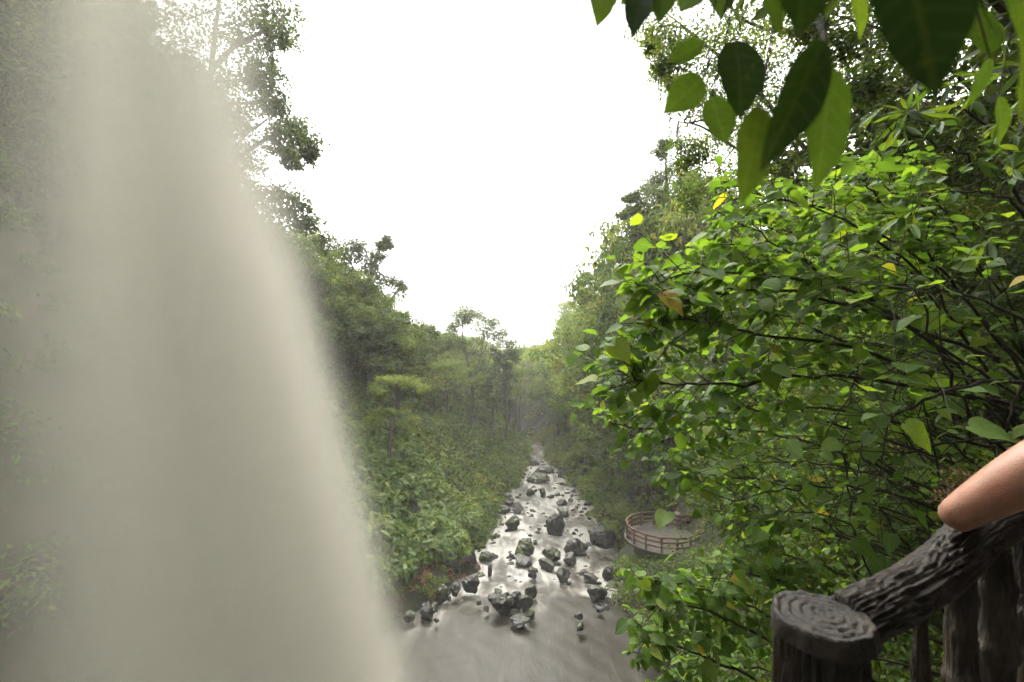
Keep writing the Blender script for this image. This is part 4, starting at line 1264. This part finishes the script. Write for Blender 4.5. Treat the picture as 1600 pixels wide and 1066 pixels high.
# ringed top: a slightly domed disc with concentric ridges
nr_, na_ = 60, 96
V = []
for i in range(nr_ + 1):
    t = i / nr_
    for j in range(na_):
        th = j / na_ * 2 * math.pi
        wob = 1 + .10 * mnoise.noise(Vector((math.cos(th) * 1.2, math.sin(th) * 1.2, 2.0))) + .05 * mnoise.noise(Vector((math.cos(th) * 4, math.sin(th) * 4, 5)))
        r = .102 * t * wob
        cx_, cy_ = .012 * (1 - t), .006 * (1 - t)
        rings = .0055 * (abs(math.sin(t * math.pi * 5.0)) ** .6) * (1 if t < .93 else max(0, (1 - t) / .07))
        z = hT + rings + .003 * mnoise.noise(Vector((r * math.cos(th) * 120, r * math.sin(th) * 120, 1))) - (.0 if t < .92 else .035 * ((t - .92) / .08) ** 2)
        V.append((r * math.cos(th) + cx_, r * math.sin(th) + cy_, z))
i, j = np.meshgrid(np.arange(nr_), np.arange(na_), indexing='ij'); k = (j + 1) % na_
F = np.stack([i * na_ + j, (i + 1) * na_ + j, (i + 1) * na_ + k, i * na_ + k], -1).reshape(-1, 4)
obj('ringed_cap', mesh_from('ringed_cap', V, F, M_log, smooth=True), stump)
r0, r1 = at(1345, 960, 1.06), at(1512, 858, 1.40)
r1[2] = r0[2] + .02
rdir_ = norm(r1 - r0)
obj('top_rail', log_mesh('top_rail', [r0 - rdir_ * .06 - LB, (r0 + r1) / 2 + [0, 0, -.022] - LB, r1 - LB, r1 + rdir_ * .45 + [0, 0, .012] - LB, r1 + rdir_ * .9 - LB], [.054, .059, .062, .058], 260, 110, .0105, 9, kl=4.2, ka=2.8), rail_t)
low = r0 * 1.0; low[2] = 17.20
obj('bottom_rail', log_mesh('bottom_rail', [low - rdir_ * .06 - LB, low + rdir_ * .6 - LB, low + rdir_ * 1.4 - LB], [.06, .06, .06], 120, 70, .006, 13), rail_t)
for k, (tx, ty, bx, by, w_, off) in enumerate([(1438, 912, 1398, 1075, .026, .02), (1502, 868, 1478, 1060, .034, 0), (1552, 858, 1530, 1060, .045, 0), (1608, 850, 1600, 1060, .04, 0), (1690, 840, 1690, 1060, .04, 0)]):
    Yt = 1.05 + (tx - 1345) / 167 * .34 * (1.0 if tx < 1520 else .92)
    p_t = at(tx, ty, Yt)
    p_b = np.array([p_t[0] - .03 + .01 * k, p_t[1] - .01, 17.18])
    mid_ = (p_t + p_b) / 2 + np.array([random.uniform(-.012, .012), 0, 0])
    R = [w_ * 1.15, w_ * .95, w_ * 1.1, w_ * .9] if k else [w_ * 1.3, w_ * 1.1, w_ * .8, w_ * .25]
    obj('baluster', log_mesh('baluster', [p_b - LB, mid_ - LB, p_t - LB], R, 110, 56, .0055, 20 + k, kl=6, ka=1.8, knots=((.33 + .05 * k, .28, .03), (.62, .2, .025)) if k else ()), rail_t)

# ---------------------------------------------------------------- big-leaved plants near the viewpoint
def big_leaf_mat(name, stops, back, trans=.42, veins=True, rough=.4, boost=(1.9, 1.75, .55)):
    m, nt, n, l, out = new_mat(name)
    oi = n.new('ShaderNodeObjectInfo'); r = ramp(n, stops); l.new(oi.outputs['Random'], r.inputs[0])
    tc = n.new('ShaderNodeTexCoord')
    sp = n.new('ShaderNodeSeparateXYZ'); l.new(tc.outputs['Object'], sp.inputs[0])
    ab = n.new('ShaderNodeMath'); ab.operation = 'ABSOLUTE'; l.new(sp.outputs['Y'], ab.inputs[0])
    # side veins run forward from the midrib
    di = n.new('ShaderNodeMath'); di.operation = 'MULTIPLY_ADD'; di.inputs[1].default_value = -.75; l.new(ab.outputs[0], di.inputs[0]); l.new(sp.outputs['X'], di.inputs[2])
    sn = n.new('ShaderNodeMath'); sn.operation = 'MULTIPLY'; sn.inputs[1].default_value = 44; l.new(di.outputs[0], sn.inputs[0])
    si = n.new('ShaderNodeMath'); si.operation = 'SINE'; l.new(sn.outputs[0], si.inputs[0])
    gt = n.new('ShaderNodeMapRange'); gt.inputs[1].default_value = .90; gt.inputs[2].default_value = 1.0; l.new(si.outputs[0], gt.inputs[0])
    mid = n.new('ShaderNodeMapRange'); mid.inputs[1].default_value = .022; mid.inputs[2].default_value = .008; l.new(ab.outputs[0], mid.inputs[0])
    mxm = n.new('ShaderNodeMath'); mxm.operation = 'MAXIMUM'; l.new(gt.outputs[0], mxm.inputs[0]); l.new(mid.outputs[0], mxm.inputs[1])
    vs_ = n.new('ShaderNodeMath'); vs_.operation = 'MULTIPLY'; vs_.inputs[1].default_value = .30 if veins else .05; l.new(mxm.outputs[0], vs_.inputs[0])
    nz = n.new('ShaderNodeTexNoise'); nz.inputs['Scale'].default_value = 7; nz.inputs['Detail'].default_value = 5; l.new(tc.outputs['Object'], nz.inputs['Vector'])
    mr = n.new('ShaderNodeMapRange'); mr.inputs[3].default_value = .72; mr.inputs[4].default_value = 1.28; l.new(nz.outputs[0], mr.inputs[0])
    sc = n.new('ShaderNodeVectorMath'); sc.operation = 'SCALE'; l.new(r.outputs[0], sc.inputs[0]); l.new(mr.outputs[0], sc.inputs['Scale'])
    vein = n.new('ShaderNodeMix'); vein.data_type = 'RGBA'; l.new(vs_.outputs[0], vein.inputs[0]); l.new(sc.outputs[0], vein.inputs[6]); vein.inputs[7].default_value = (.24, .29, .12, 1)
    sn2 = n.new('ShaderNodeTexNoise'); sn2.inputs['Scale'].default_value = 16; sn2.inputs['Detail'].default_value = 3
    ofs = n.new('ShaderNodeVectorMath'); ofs.operation = 'ADD'; l.new(tc.outputs['Object'], ofs.inputs[0])
    orr = n.new('ShaderNodeVectorMath'); orr.operation = 'SCALE'; orr.inputs[0].default_value = (37, 19, 11); l.new(oi.outputs['Random'], orr.inputs['Scale']); l.new(orr.outputs[0], ofs.inputs[1])
    l.new(ofs.outputs[0], sn2.inputs['Vector'])
    spot = n.new('ShaderNodeMapRange'); spot.inputs[1].default_value = .66; spot.inputs[2].default_value = .74; spot.inputs[4].default_value = .75; l.new(sn2.outputs[0], spot.inputs[0])
    sm = n.new('ShaderNodeMix'); sm.data_type = 'RGBA'; l.new(spot.outputs[0], sm.inputs[0]); l.new(vein.outputs[2], sm.inputs[6]); sm.inputs[7].default_value = (.11, .085, .03, 1)
    vein = sm
    geo = n.new('ShaderNodeNewGeometry')
    bk = n.new('ShaderNodeMix'); bk.data_type = 'RGBA'; l.new(geo.outputs['Backfacing'], bk.inputs[0]); l.new(vein.outputs[2], bk.inputs[6]); bk.inputs[7].default_value = (*back, 1)
    p = n.new('ShaderNodeBsdfPrincipled'); p.inputs['Roughness'].default_value = rough + .15; p.inputs['Specular IOR Level'].default_value = .2
    l.new(bk.outputs[2], p.inputs['Base Color'])
    bp = n.new('ShaderNodeBump'); bp.inputs['Strength'].default_value = .25; bp.inputs['Distance'].default_value = .02; bp.invert = True
    l.new(mxm.outputs[0], bp.inputs['Height']); l.new(bp.outputs[0], p.inputs['Normal'])
    t = n.new('ShaderNodeBsdfTranslucent')
    b = n.new('ShaderNodeMix'); b.data_type = 'RGBA'; b.blend_type = 'MULTIPLY'; b.inputs[0].default_value = 1; b.inputs[7].default_value = (*boost, 1)
    l.new(vein.outputs[2], b.inputs[6]); l.new(b.outputs[2], t.inputs['Color'])
    mx = n.new('ShaderNodeMixShader'); mx.inputs[0].default_value = trans
    l.new(p.outputs[0], mx.inputs[1]); l.new(t.outputs[0], mx.inputs[2]); l.new(mx.outputs[0], out.inputs['Surface'])
    return m


M_heart = big_leaf_mat('heart leaf', [(0, (.052, .100, .022)), (.45, (.086, .150, .030)), (.85, (.135, .205, .036)), (.975, (.19, .23, .036)), (.99, (.34, .30, .035)), (1, (.36, .20, .05))], (.20, .235, .15), boost=(2.0, 2.1, .5), trans=.5)
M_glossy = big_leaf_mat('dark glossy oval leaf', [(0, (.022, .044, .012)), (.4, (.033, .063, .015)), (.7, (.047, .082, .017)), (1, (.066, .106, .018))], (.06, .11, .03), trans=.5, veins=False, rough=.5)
M_lance = big_leaf_mat('lance leaf', [(0, (.03, .07, .016)), (.5, (.065, .13, .02)), (1, (.14, .20, .03))], (.12, .17, .07), trans=.38, veins=False)


def leaf_mesh(name, outline, mid, mat, fold=.14, droop=.12, wave=.02, seed=0):
    """outline: list of (along, half width); mid: along positions of the midrib"""
    rng = random.Random(seed)
    n = len(outline)
    V, F = [], []
    skew = rng.uniform(-.05, .05)
    def z(a, b): return fold * abs(b) - droop * max(a, 0) ** 2 + wave * math.sin(a * 9 + seed) * abs(b) * 4 + skew * b
    for a in mid: V.append((a, 0, z(a, 0)))
    for sgn in (1, -1):
        for (a, b) in outline: V.append((a, b * sgn * .55, z(a, b * .55) + .0))
        for (a, b) in outline: V.append((a * 1.0, b * sgn, z(a, b)))
    for si, sgn in enumerate((0, 1)):
        o1 = n + si * 2 * n; o2 = o1 + n
        for i in range(n - 1):
            A, B = (i, i + 1)
            q1 = [A, B, o1 + B, o1 + A]; q2 = [o1 + A, o1 + B, o2 + B, o2 + A]
            if si == 1: q1.reverse(); q2.reverse()
            F += [q1, q2]
    return mesh_from(name, np.array(V), np.array(F), mat, smooth=True)


M_massleaf = leaf_mat('heart leaf mass', [(0, (.035, .075, .018)), (.4, (.065, .130, .024)), (.7, (.10, .180, .028)), (.95, (.16, .225, .034)), (1, (.24, .24, .04))], trans=.52, rough=.5, boost=2.2, spec=.2)
HEART_O = [(-.01, .0), (-.07, .13), (-.05, .28), (.07, .385), (.25, .42), (.45, .375), (.66, .25), (.84, .10), (1.0, .0)]
HEART_M = [0, .01, .03, .10, .26, .45, .65, .83, 1.0]
OVAL_O = [(0, 0), (.06, .09), (.18, .17), (.34, .215), (.52, .21), (.68, .17), (.82, .10), (.92, .04), (1.0, 0)]
OVAL_M = [a for a, b in OVAL_O]
LANCE_O = [(0, 0), (.12, .06), (.3, .115), (.5, .13), (.7, .10), (.86, .05), (1.0, 0)]
LANCE_M = [a for a, b in LANCE_O]
HEARTS = [leaf_mesh('leaf', HEART_O, HEART_M, M_heart, fold=random.uniform(.05, .3), droop=random.uniform(.0, .25), wave=.025, seed=k) for k in range(8)]
M_glossdark = big_leaf_mat('glossy oval leaf painted shaded', [(0, (.010, .024, .009)), (1, (.022, .045, .013))], (.03, .06, .02), trans=.18, veins=False, rough=.5)  # darker copy of the oval leaf, shade put into its colour
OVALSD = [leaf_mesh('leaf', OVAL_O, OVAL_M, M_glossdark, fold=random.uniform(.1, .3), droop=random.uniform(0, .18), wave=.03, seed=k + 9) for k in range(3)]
OVALS = [leaf_mesh('leaf', OVAL_O, OVAL_M, M_glossy, fold=random.uniform(.1, .3), droop=random.uniform(0, .18), wave=.03, seed=k) for k in range(4)]
LANCES = [leaf_mesh('leaf', LANCE_O, LANCE_M, M_lance, fold=random.uniform(.1, .3), droop=random.uniform(.05, .25), wave=.02, seed=k) for k in range(4)]


def put_leaf(root, me, p, D, N, L, base, wide=1.0):
    D = norm(D); S_ = norm(np.cross(N, D)); U_ = np.cross(D, S_)
    o = bpy.data.objects.new('leaf', me); COL.objects.link(o); o.parent = root
    M = Matrix(((D[0] * L, S_[0] * L * wide, U_[0] * L, p[0] - base[0]), (D[1] * L, S_[1] * L * wide, U_[1] * L, p[1] - base[1]), (D[2] * L, S_[2] * L * wide, U_[2] * L, p[2] - base[2]), (0, 0, 0, 1)))
    o.matrix_local = M
    return o


def leafy_shrub(name, label, cat, mains, meshes, size, rng, base=None, twigs=11, per=4, tw_len=(.3, .75), r0=.02, start=.25, pet=.06, whorl=False, side_bias=(-.25, 0, 0), limit=300, up=1.0, tocam=.12):
    mains_w = [np.array([at(*p) for p in m]) for m in mains]
    b = mains_w[0][0] if base is None else np.asarray(base, float)
    root = thing(name, label, cat, tuple(b))
    cnt = 0
    plan = []
    for m in mains_w:
        mb = MB()
        Q = smooth_path(m, 26)
        Q[1:-1] += rng.normal(size=(24, 3)) * .012
        V, F = tube(Q - b, np.linspace(r0, r0 * .22, 26), 6); mb.add(V, F)
        T = norm(np.gradient(Q, axis=0))
        for k in range(twigs):
            t = start + (1 - start) * (k + rng.random()) / twigs
            i = min(25, int(t * 25))
            perp = norm(np.cross(T[i], rdir(1, rng)[0]))
            d = norm(T[i] * .6 + perp * .9 + np.array(side_bias) + np.array([0, 0, .12]))
            L = rng.uniform(*tw_len) * (1.1 - .4 * t)
            P = [Q[i], Q[i] + d * L * .5 + rng.normal(size=3) * .03, Q[i] + d * L + np.array([0, 0, -.10 * L])]
            q = smooth_path(P, 9)
            V, F = tube(q - b, np.linspace(r0 * .28, r0 * .10, 9), 4); mb.add(V, F)
            tq = norm(np.gradient(q, axis=0))
            for f in range(per):
                u = 1.0 if (f == 0 or whorl) else rng.uniform(.3, 1.0)
                ii_ = int(u * 8)
                sd = norm(np.cross(tq[ii_], np.array([0, 0, 1.0]))) * (1 if f % 2 else -1)
                if whorl:
                    sd = norm(np.cross(tq[ii_], rdir(1, rng)[0]))
                D = norm(tq[ii_] * .45 + sd * .8 + rng.normal(size=3) * .3 + np.array([0, 0, -.3]))
                e = q[ii_] + D * pet * rng.uniform(.6, 1.4)
                if pet > .02:
                    V, F = tube(np.array([q[ii_], (q[ii_] + e) / 2 + [0, 0, .006], e]) - b, r0 * .07, 3); mb.add(V, F)
                N = norm(np.array([0, 0, up]) + np.array([0, -tocam, 0]) + rng.normal(size=3) * .42)
                plan.append((e, D, N))
        obj('branch', mb.mesh('branch', M_twig, smooth=True), root)
    if len(plan) > limit:
        idx = rng.permutation(len(plan))
        rest = [plan[i] for i in idx[limit:]]
        plan = [plan[i] for i in idx[:limit]]
        mb = MB()
        Ls = size * rng.uniform(.45, .95, len(rest))
        add_leaves(mb, np.array([r_[0] for r_ in rest]) - b, np.array([r_[1] for r_ in rest]), np.array([r_[2] for r_ in rest]), Ls, Ls * .8, rng.normal(.64, .13, len(rest)), OVAL)
        fo = obj('foliage', mb.mesh('foliage', M_massleaf, smooth=True), root)
        fo['kind'] = 'stuff'
    for (e, D, N) in plan:
        put_leaf(root, meshes[rng.integers(0, len(meshes))], e, D, N, size * rng.uniform(.42, 1.3), b, rng.uniform(.78, 1.12))
    return root


rng = np.random.default_rng(77)
leafy_shrub('heart_leaved_shrub', 'bright green heart leaved shrub reaching out over the valley at mid height', 'shrub',
            [[(1640, 760, 4.8), (1480, 560, 4.5), (1290, 430, 4.2), (1120, 330, 4.0)], [(1640, 760, 4.8), (1470, 470, 4.6), (1330, 350, 4.4), (1170, 300, 4.2)], [(1640, 700, 4.6), (1380, 480, 4.3), (1200, 430, 4.0), (1060, 430, 3.9), (1000, 465, 3.8)],
             [(1620, 660, 4.4), (1350, 550, 4.1), (1180, 520, 3.9), (1060, 500, 3.8), (985, 550, 3.7)], [(1640, 640, 5.0), (1480, 430, 4.8), (1400, 340, 4.7), (1330, 270, 4.6)], [(1560, 560, 4.4), (1300, 470, 4.0), (1150, 455, 3.8), (1030, 480, 3.6)],
             [(1600, 640, 4.4), (1330, 590, 4.1), (1150, 600, 3.9), (1030, 600, 3.8), (965, 585, 3.7)]],
            HEARTS, .18, rng, twigs=28, per=8)
leafy_shrub('heart_leaved_shrub', 'yellow green heart leaved shrub hanging over the round platform', 'shrub',
            [[(1640, 860, 6.2), (1350, 720, 5.8), (1150, 670, 5.4), (1010, 670, 5.2), (950, 660, 5.1)], [(1640, 880, 6), (1330, 780, 5.6), (1190, 750, 5.3), (1100, 740, 5.1), (1050, 730, 5)], [(1600, 760, 5.6), (1260, 650, 5.2), (1080, 640, 5.0), (970, 625, 4.9)],
             [(1500, 900, 6), (1290, 830, 5.6), (1210, 800, 5.4), (1160, 790, 5.3)], [(1450, 960, 6), (1300, 890, 5.7), (1230, 870, 5.5), (1180, 860, 5.4)], [(1560, 700, 5.6), (1300, 640, 5.2), (1150, 640, 5.0), (1050, 690, 4.9)]],
            HEARTS, .15, rng, twigs=28, per=7, tw_len=(.25, .6))
leafy_shrub('heart_leaved_shrub', 'low heart leaved shrub with pale leaves beside the pool under the platform', 'shrub',
            [[(1420, 1100, 5.4), (1240, 985, 5.1), (1110, 925, 4.9), (1010, 905, 4.8)], [(1420, 1120, 5.2), (1200, 1000, 4.9), (1090, 950, 4.7), (1000, 945, 4.6)], [(1400, 1150, 5), (1180, 1060, 4.8), (1060, 1010, 4.6), (1000, 995, 4.5)], [(1400, 1120, 5.4), (1250, 930, 5.3), (1180, 900, 5.1), (1110, 905, 5)],
             [(1380, 1180, 5), (1150, 1090, 4.8), (1050, 1060, 4.6)]],
            HEARTS, .14, rng, twigs=26, per=7, tw_len=(.25, .55))
leafy_shrub('heart_leaved_shrub', 'farther heart leaved shrub filling the gap under the bright branches', 'shrub',
            [[(1560, 860, 8), (1360, 620, 7.6), (1210, 470, 7.3), (1110, 400, 7.1)], [(1560, 860, 8), (1400, 560, 7.7), (1300, 430, 7.4), (1220, 360, 7.3)], [(1580, 900, 8), (1340, 700, 7.5), (1180, 600, 7.2), (1070, 540, 7.1)], [(1580, 900, 8), (1300, 760, 7.5), (1150, 690, 7.2), (1060, 640, 7.1)],
             [(1600, 800, 8), (1480, 560, 7.7), (1420, 420, 7.6), (1380, 330, 7.5)], [(1600, 960, 8), (1330, 840, 7.5), (1200, 740, 7.3), (1120, 700, 7.2)], [(1500, 800, 8), (1250, 640, 7.6), (1140, 560, 7.4), (1040, 520, 7.3)]],
            HEARTS, .19, rng, twigs=30, per=8, tw_len=(.4, 1.0))
leafy_shrub('heart_leaved_shrub', 'sunlit upper heart leaved shrub just under the hanging oval leaves', 'shrub',
            [[(1660, 640, 6), (1480, 440, 5.7), (1330, 340, 5.5), (1200, 310, 5.3), (1120, 310, 5.2)], [(1660, 640, 6), (1500, 380, 5.8), (1400, 300, 5.6), (1290, 280, 5.5)], [(1660, 660, 6), (1400, 500, 5.6), (1240, 400, 5.4), (1110, 380, 5.2)], [(1660, 660, 6), (1380, 560, 5.6), (1200, 480, 5.3), (1080, 420, 5.2)],
             [(1600, 600, 6), (1400, 420, 5.8), (1300, 380, 5.6), (1180, 350, 5.5)], [(1640, 560, 6.2), (1520, 400, 6), (1470, 320, 5.9), (1420, 270, 5.8)]],
            HEARTS, .18, rng, twigs=28, per=8, tw_len=(.35, .8))
leafy_shrub('heart_leaved_shrub', 'shaded heart leaved shrub low on the slope behind the log railing', 'shrub',
            [[(1640, 1000, 8), (1450, 880, 7.6), (1300, 830, 7.3), (1190, 820, 7.1)], [(1640, 1000, 8), (1440, 800, 7.7), (1330, 700, 7.4), (1250, 640, 7.3)], [(1580, 1040, 8), (1340, 960, 7.5), (1220, 900, 7.2), (1130, 880, 7.1)], [(1500, 1060, 7), (1260, 1000, 6.8), (1150, 960, 6.6), (1090, 950, 6.5)],
             [(1660, 900, 8), (1540, 760, 7.7), (1480, 640, 7.6), (1460, 540, 7.5)], [(1480, 1080, 6), (1280, 1060, 5.8), (1150, 1040, 5.6), (1080, 1020, 5.5)]],
            HEARTS, .16, rng, twigs=28, per=7, tw_len=(.4, .9))
leafy_shrub('shaded_tangle_shrub', 'dark tangled shrub with arching bare stems at the right edge', 'shrub',
            [[(1700, 600, 3.6), (1560, 592, 3.5), (1450, 552, 3.4), (1370, 590, 3.3), (1310, 640, 3.2)], [(1700, 600, 3.6), (1530, 600, 3.4), (1420, 640, 3.3), (1340, 690, 3.2), (1260, 700, 3.2)], [(1700, 720, 3.4), (1560, 690, 3.3), (1440, 700, 3.2), (1340, 760, 3.1)],
             [(1660, 800, 3.6), (1500, 620, 3.5), (1440, 480, 3.4), (1400, 400, 3.4)], [(1700, 560, 4), (1560, 480, 3.8), (1460, 450, 3.7), (1380, 470, 3.6)], [(1650, 900, 4), (1420, 780, 3.8), (1250, 760, 3.6), (1140, 790, 3.5)], [(1650, 500, 4), (1590, 620, 3.9), (1540, 760, 3.8), (1480, 900, 3.7)]],
            HEARTS, .15, rng, twigs=14, per=2, tw_len=(.4, 1.1), r0=.016, limit=170)
leafy_shrub('bare_stem_shrub', 'thicket of thin crossing bare stems behind the log railing', 'shrub',
            [[(1500, 1000, 5), (1380, 800, 4.8), (1260, 650, 4.6), (1180, 560, 4.5)], [(1560, 1000, 5), (1480, 780, 4.9), (1440, 600, 4.8), (1430, 430, 4.8)], [(1640, 900, 5), (1420, 760, 4.8), (1220, 720, 4.6), (1080, 760, 4.5)], [(1640, 980, 5), (1400, 850, 4.8), (1260, 800, 4.6), (1150, 820, 4.5)], [(1400, 1000, 5), (1330, 800, 4.8), (1330, 620, 4.7), (1380, 480, 4.7)],
             [(1640, 840, 4.6), (1480, 690, 4.5), (1300, 590, 4.4), (1140, 570, 4.4)]],
            HEARTS, .11, rng, twigs=22, per=2, tw_len=(.5, 1.3), r0=.013, limit=260)
leafy_shrub('whorled_leaf_shrub', 'shrub with whorls of narrow lance shaped leaves under the big dark leaf', 'shrub',
            [[(1700, 420, 3.4), (1560, 280, 3.2), (1450, 220, 3.0), (1370, 200, 2.9)], [(1700, 380, 3.4), (1580, 230, 3.2), (1500, 170, 3.0), (1420, 130, 2.9)], [(1700, 440, 3.2), (1600, 330, 3.0), (1520, 300, 2.9), (1440, 300, 2.8)], [(1720, 300, 3), (1640, 180, 2.9), (1580, 120, 2.8)]],
            LANCES, .15, rng, twigs=8, per=8, tw_len=(.15, .4), whorl=True, pet=.01, limit=260, r0=.014)

# overhanging branch right above the viewpoint with large oval leaves
ob = at(1650, -260, .62)
over = thing('overhanging_branch', 'out of focus overhanging branch with large dark oval leaves at the upper right', 'branch', tuple(ob))
mb = MB()
mainQ = smooth_path([at(*p) for p in [(1650, -260, .62), (1450, -150, .58), (1250, -90, .55), (1080, -60, .6), (940, -45, .7), (820, -40, .75)]], 30)
V, F = tube(mainQ - ob, np.linspace(.008, .002, 30), 6); mb.add(V, F)
NEARL = [((1287, 62), (1197, 264), .42, .76), ((1296, 100), (1292, 292), .50, 1.0), ((1188, 165), (1158, 322), .52, .8), ((1150, 62), (1162, 182), .56, 1.25), ((1100, 66), (1042, 98), .62, 1.3), ((1099, 122), (1042, 172), .6, 1.2),
         ((1112, 150), (1135, 228), .62, 1.5), ((1400, -110), (1480, 148), .27, 1.45), ((1546, 86), (1516, 0), .6, 1.4), ((1546, 90), (1520, 168), .62, .95), ((1610, -10), (1592, 190), .42, .8), ((1250, -60), (1262, 46), .36, 1.9),
         ((1200, -30), (1216, 58), .5, .8), ((945, -25), (936, 36), .55, 1.0), ((1003, -20), (990, 46), .55, .95), ((1020, -15), (1010, 34), .6, 1.0), ((968, -22), (952, 18), .6, 1.1), ((1040, -20), (1030, 30), .6, 1.3), ((838, -22), (833, 9), .6, .9),
         ((1560, -40), (1600, 34), .5, 1.0), ((1455, -20), (1440, 40), .9, 1.0), ((1340, -30), (1352, 60), .8, 1.1), ((1085, -30), (1062, 20), .7, 1.2), ((1560, 150), (1572, 230), .8, .9), ((985, -18), (968, 12), .62, 1.0), ((1120, -40), (1130, 20), .8, 1.2)]
for k, (b_, t_, d, wd) in enumerate(NEARL):
    p, q = at(b_[0], b_[1], d), at(t_[0], t_[1], d * random.uniform(.94, 1.06))
    D = q - p; L = np.linalg.norm(D)
    N = norm(np.array([random.uniform(-.25, .25), -1.0, random.uniform(-.1, .3)]))
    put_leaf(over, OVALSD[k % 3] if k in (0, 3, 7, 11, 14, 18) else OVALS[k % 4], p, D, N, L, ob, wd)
    s_ = mainQ[np.argmin(np.linalg.norm(mainQ - p, axis=1))]
    m_ = (s_ + p) / 2 + np.array([.01, 0, .012])
    V, F = tube(smooth_path([s_, m_, p], 8) - ob, np.linspace(.0022, .0012, 8), 5); mb.add(V, F)
obj('branch', mb.mesh('branch', M_twig, smooth=True), over)

# feather palm seedling in the shade at the right edge
pb = at(1600, 560, 5.2)
palm = thing('small_palm', 'small feather palm in the shade at the right edge', 'palm', tuple(pb))
for k, (tx, ty) in enumerate([(1520, 470), (1560, 430), (1610, 440), (1540, 520)]):
    mb = MB()
    Q = smooth_path([pb, (pb + at(tx, ty, 5.0)) / 2 + [0, 0, .12], at(tx, ty, 4.9)], 30) - pb
    V, F = tube(Q, np.linspace(.012, .003, 30), 5); mb.add(V, F)
    T = norm(np.gradient(Q, axis=0))
    for sg in (-1, 1):
        S_ = norm(np.cross(T, np.array([0, 0, 1.0]))) * sg
        C = Q[5:]
        D = S_[5:] + T[5:] * .5 + [0, 0, -.35]
        add_leaves(mb, C, D, np.tile([0, -.3, 1.0], (25, 1)), .30 * np.sin(np.linspace(.6, 2.9, 25)) + .05, .035, np.full(25, .35), BLADE)
    obj('frond', mb.mesh('frond', M_under), palm)

# brown tuft made up for an unclear blur behind the bent arm
M_wisps = leaf_mat('brown wisps', [(0, (.05, .032, .018)), (1, (.15, .10, .055))], trans=.25, rough=.8)
tb = at(1570, 830, 2.1)
tuft = MB()
rg = np.random.default_rng(41)
for k in range(46):
    e = at(rg.uniform(1452, 1600), rg.uniform(728, 800), rg.uniform(1.95, 2.3))
    Q = smooth_path([tb + rg.normal(size=3) * .03, (tb + e) / 2 + rg.normal(size=3) * .05 + [0, 0, .06], e], 12) - tb
    V, F = tube(Q, np.linspace(.0025, .001, 12), 4); tuft.add(V, F, .3)
    T = np.gradient(Q, axis=0)[3:]
    for sg in (-1, 1):
        add_leaves(tuft, Q[3:], norm(np.cross(T, rg.normal(size=3))) * sg + norm(T) * .6, rdir(9, rg), .035, .009, rg.random(9), DIAMOND)
tag(obj('brown_wisps', tuft.mesh('brown_wisps', M_wisps), None, tuple(tb)), 'made-up brown wispy tuft just behind the bent arm', 'fern')

# ---------------------------------------------------------------- valley haze
m, nt, n, l, out = new_mat('valley haze')
pv = n.new('ShaderNodeVolumePrincipled')
pv.inputs['Color'].default_value = (.95, .93, .86, 1)
pv.inputs['Density'].default_value = .0010
l.new(pv.outputs[0], out.inputs['Volume'])
zlo = float(min(Z.min(), RZ.min())) - 1.0
x0, x1, y0, y1, z1 = -425, 425, -45, 605, 75
Vh = [(x, y, z) for z in (zlo, z1) for (x, y) in ((x0, y0), (x1, y0), (x1, y1), (x0, y1))]
Fh = [(3, 2, 1, 0), (4, 5, 6, 7), (0, 1, 5, 4), (1, 2, 6, 5), (2, 3, 7, 6), (3, 0, 4, 7)]
tag(obj('haze', mesh_from('haze', Vh, np.array(Fh), m)), kind='stuff')
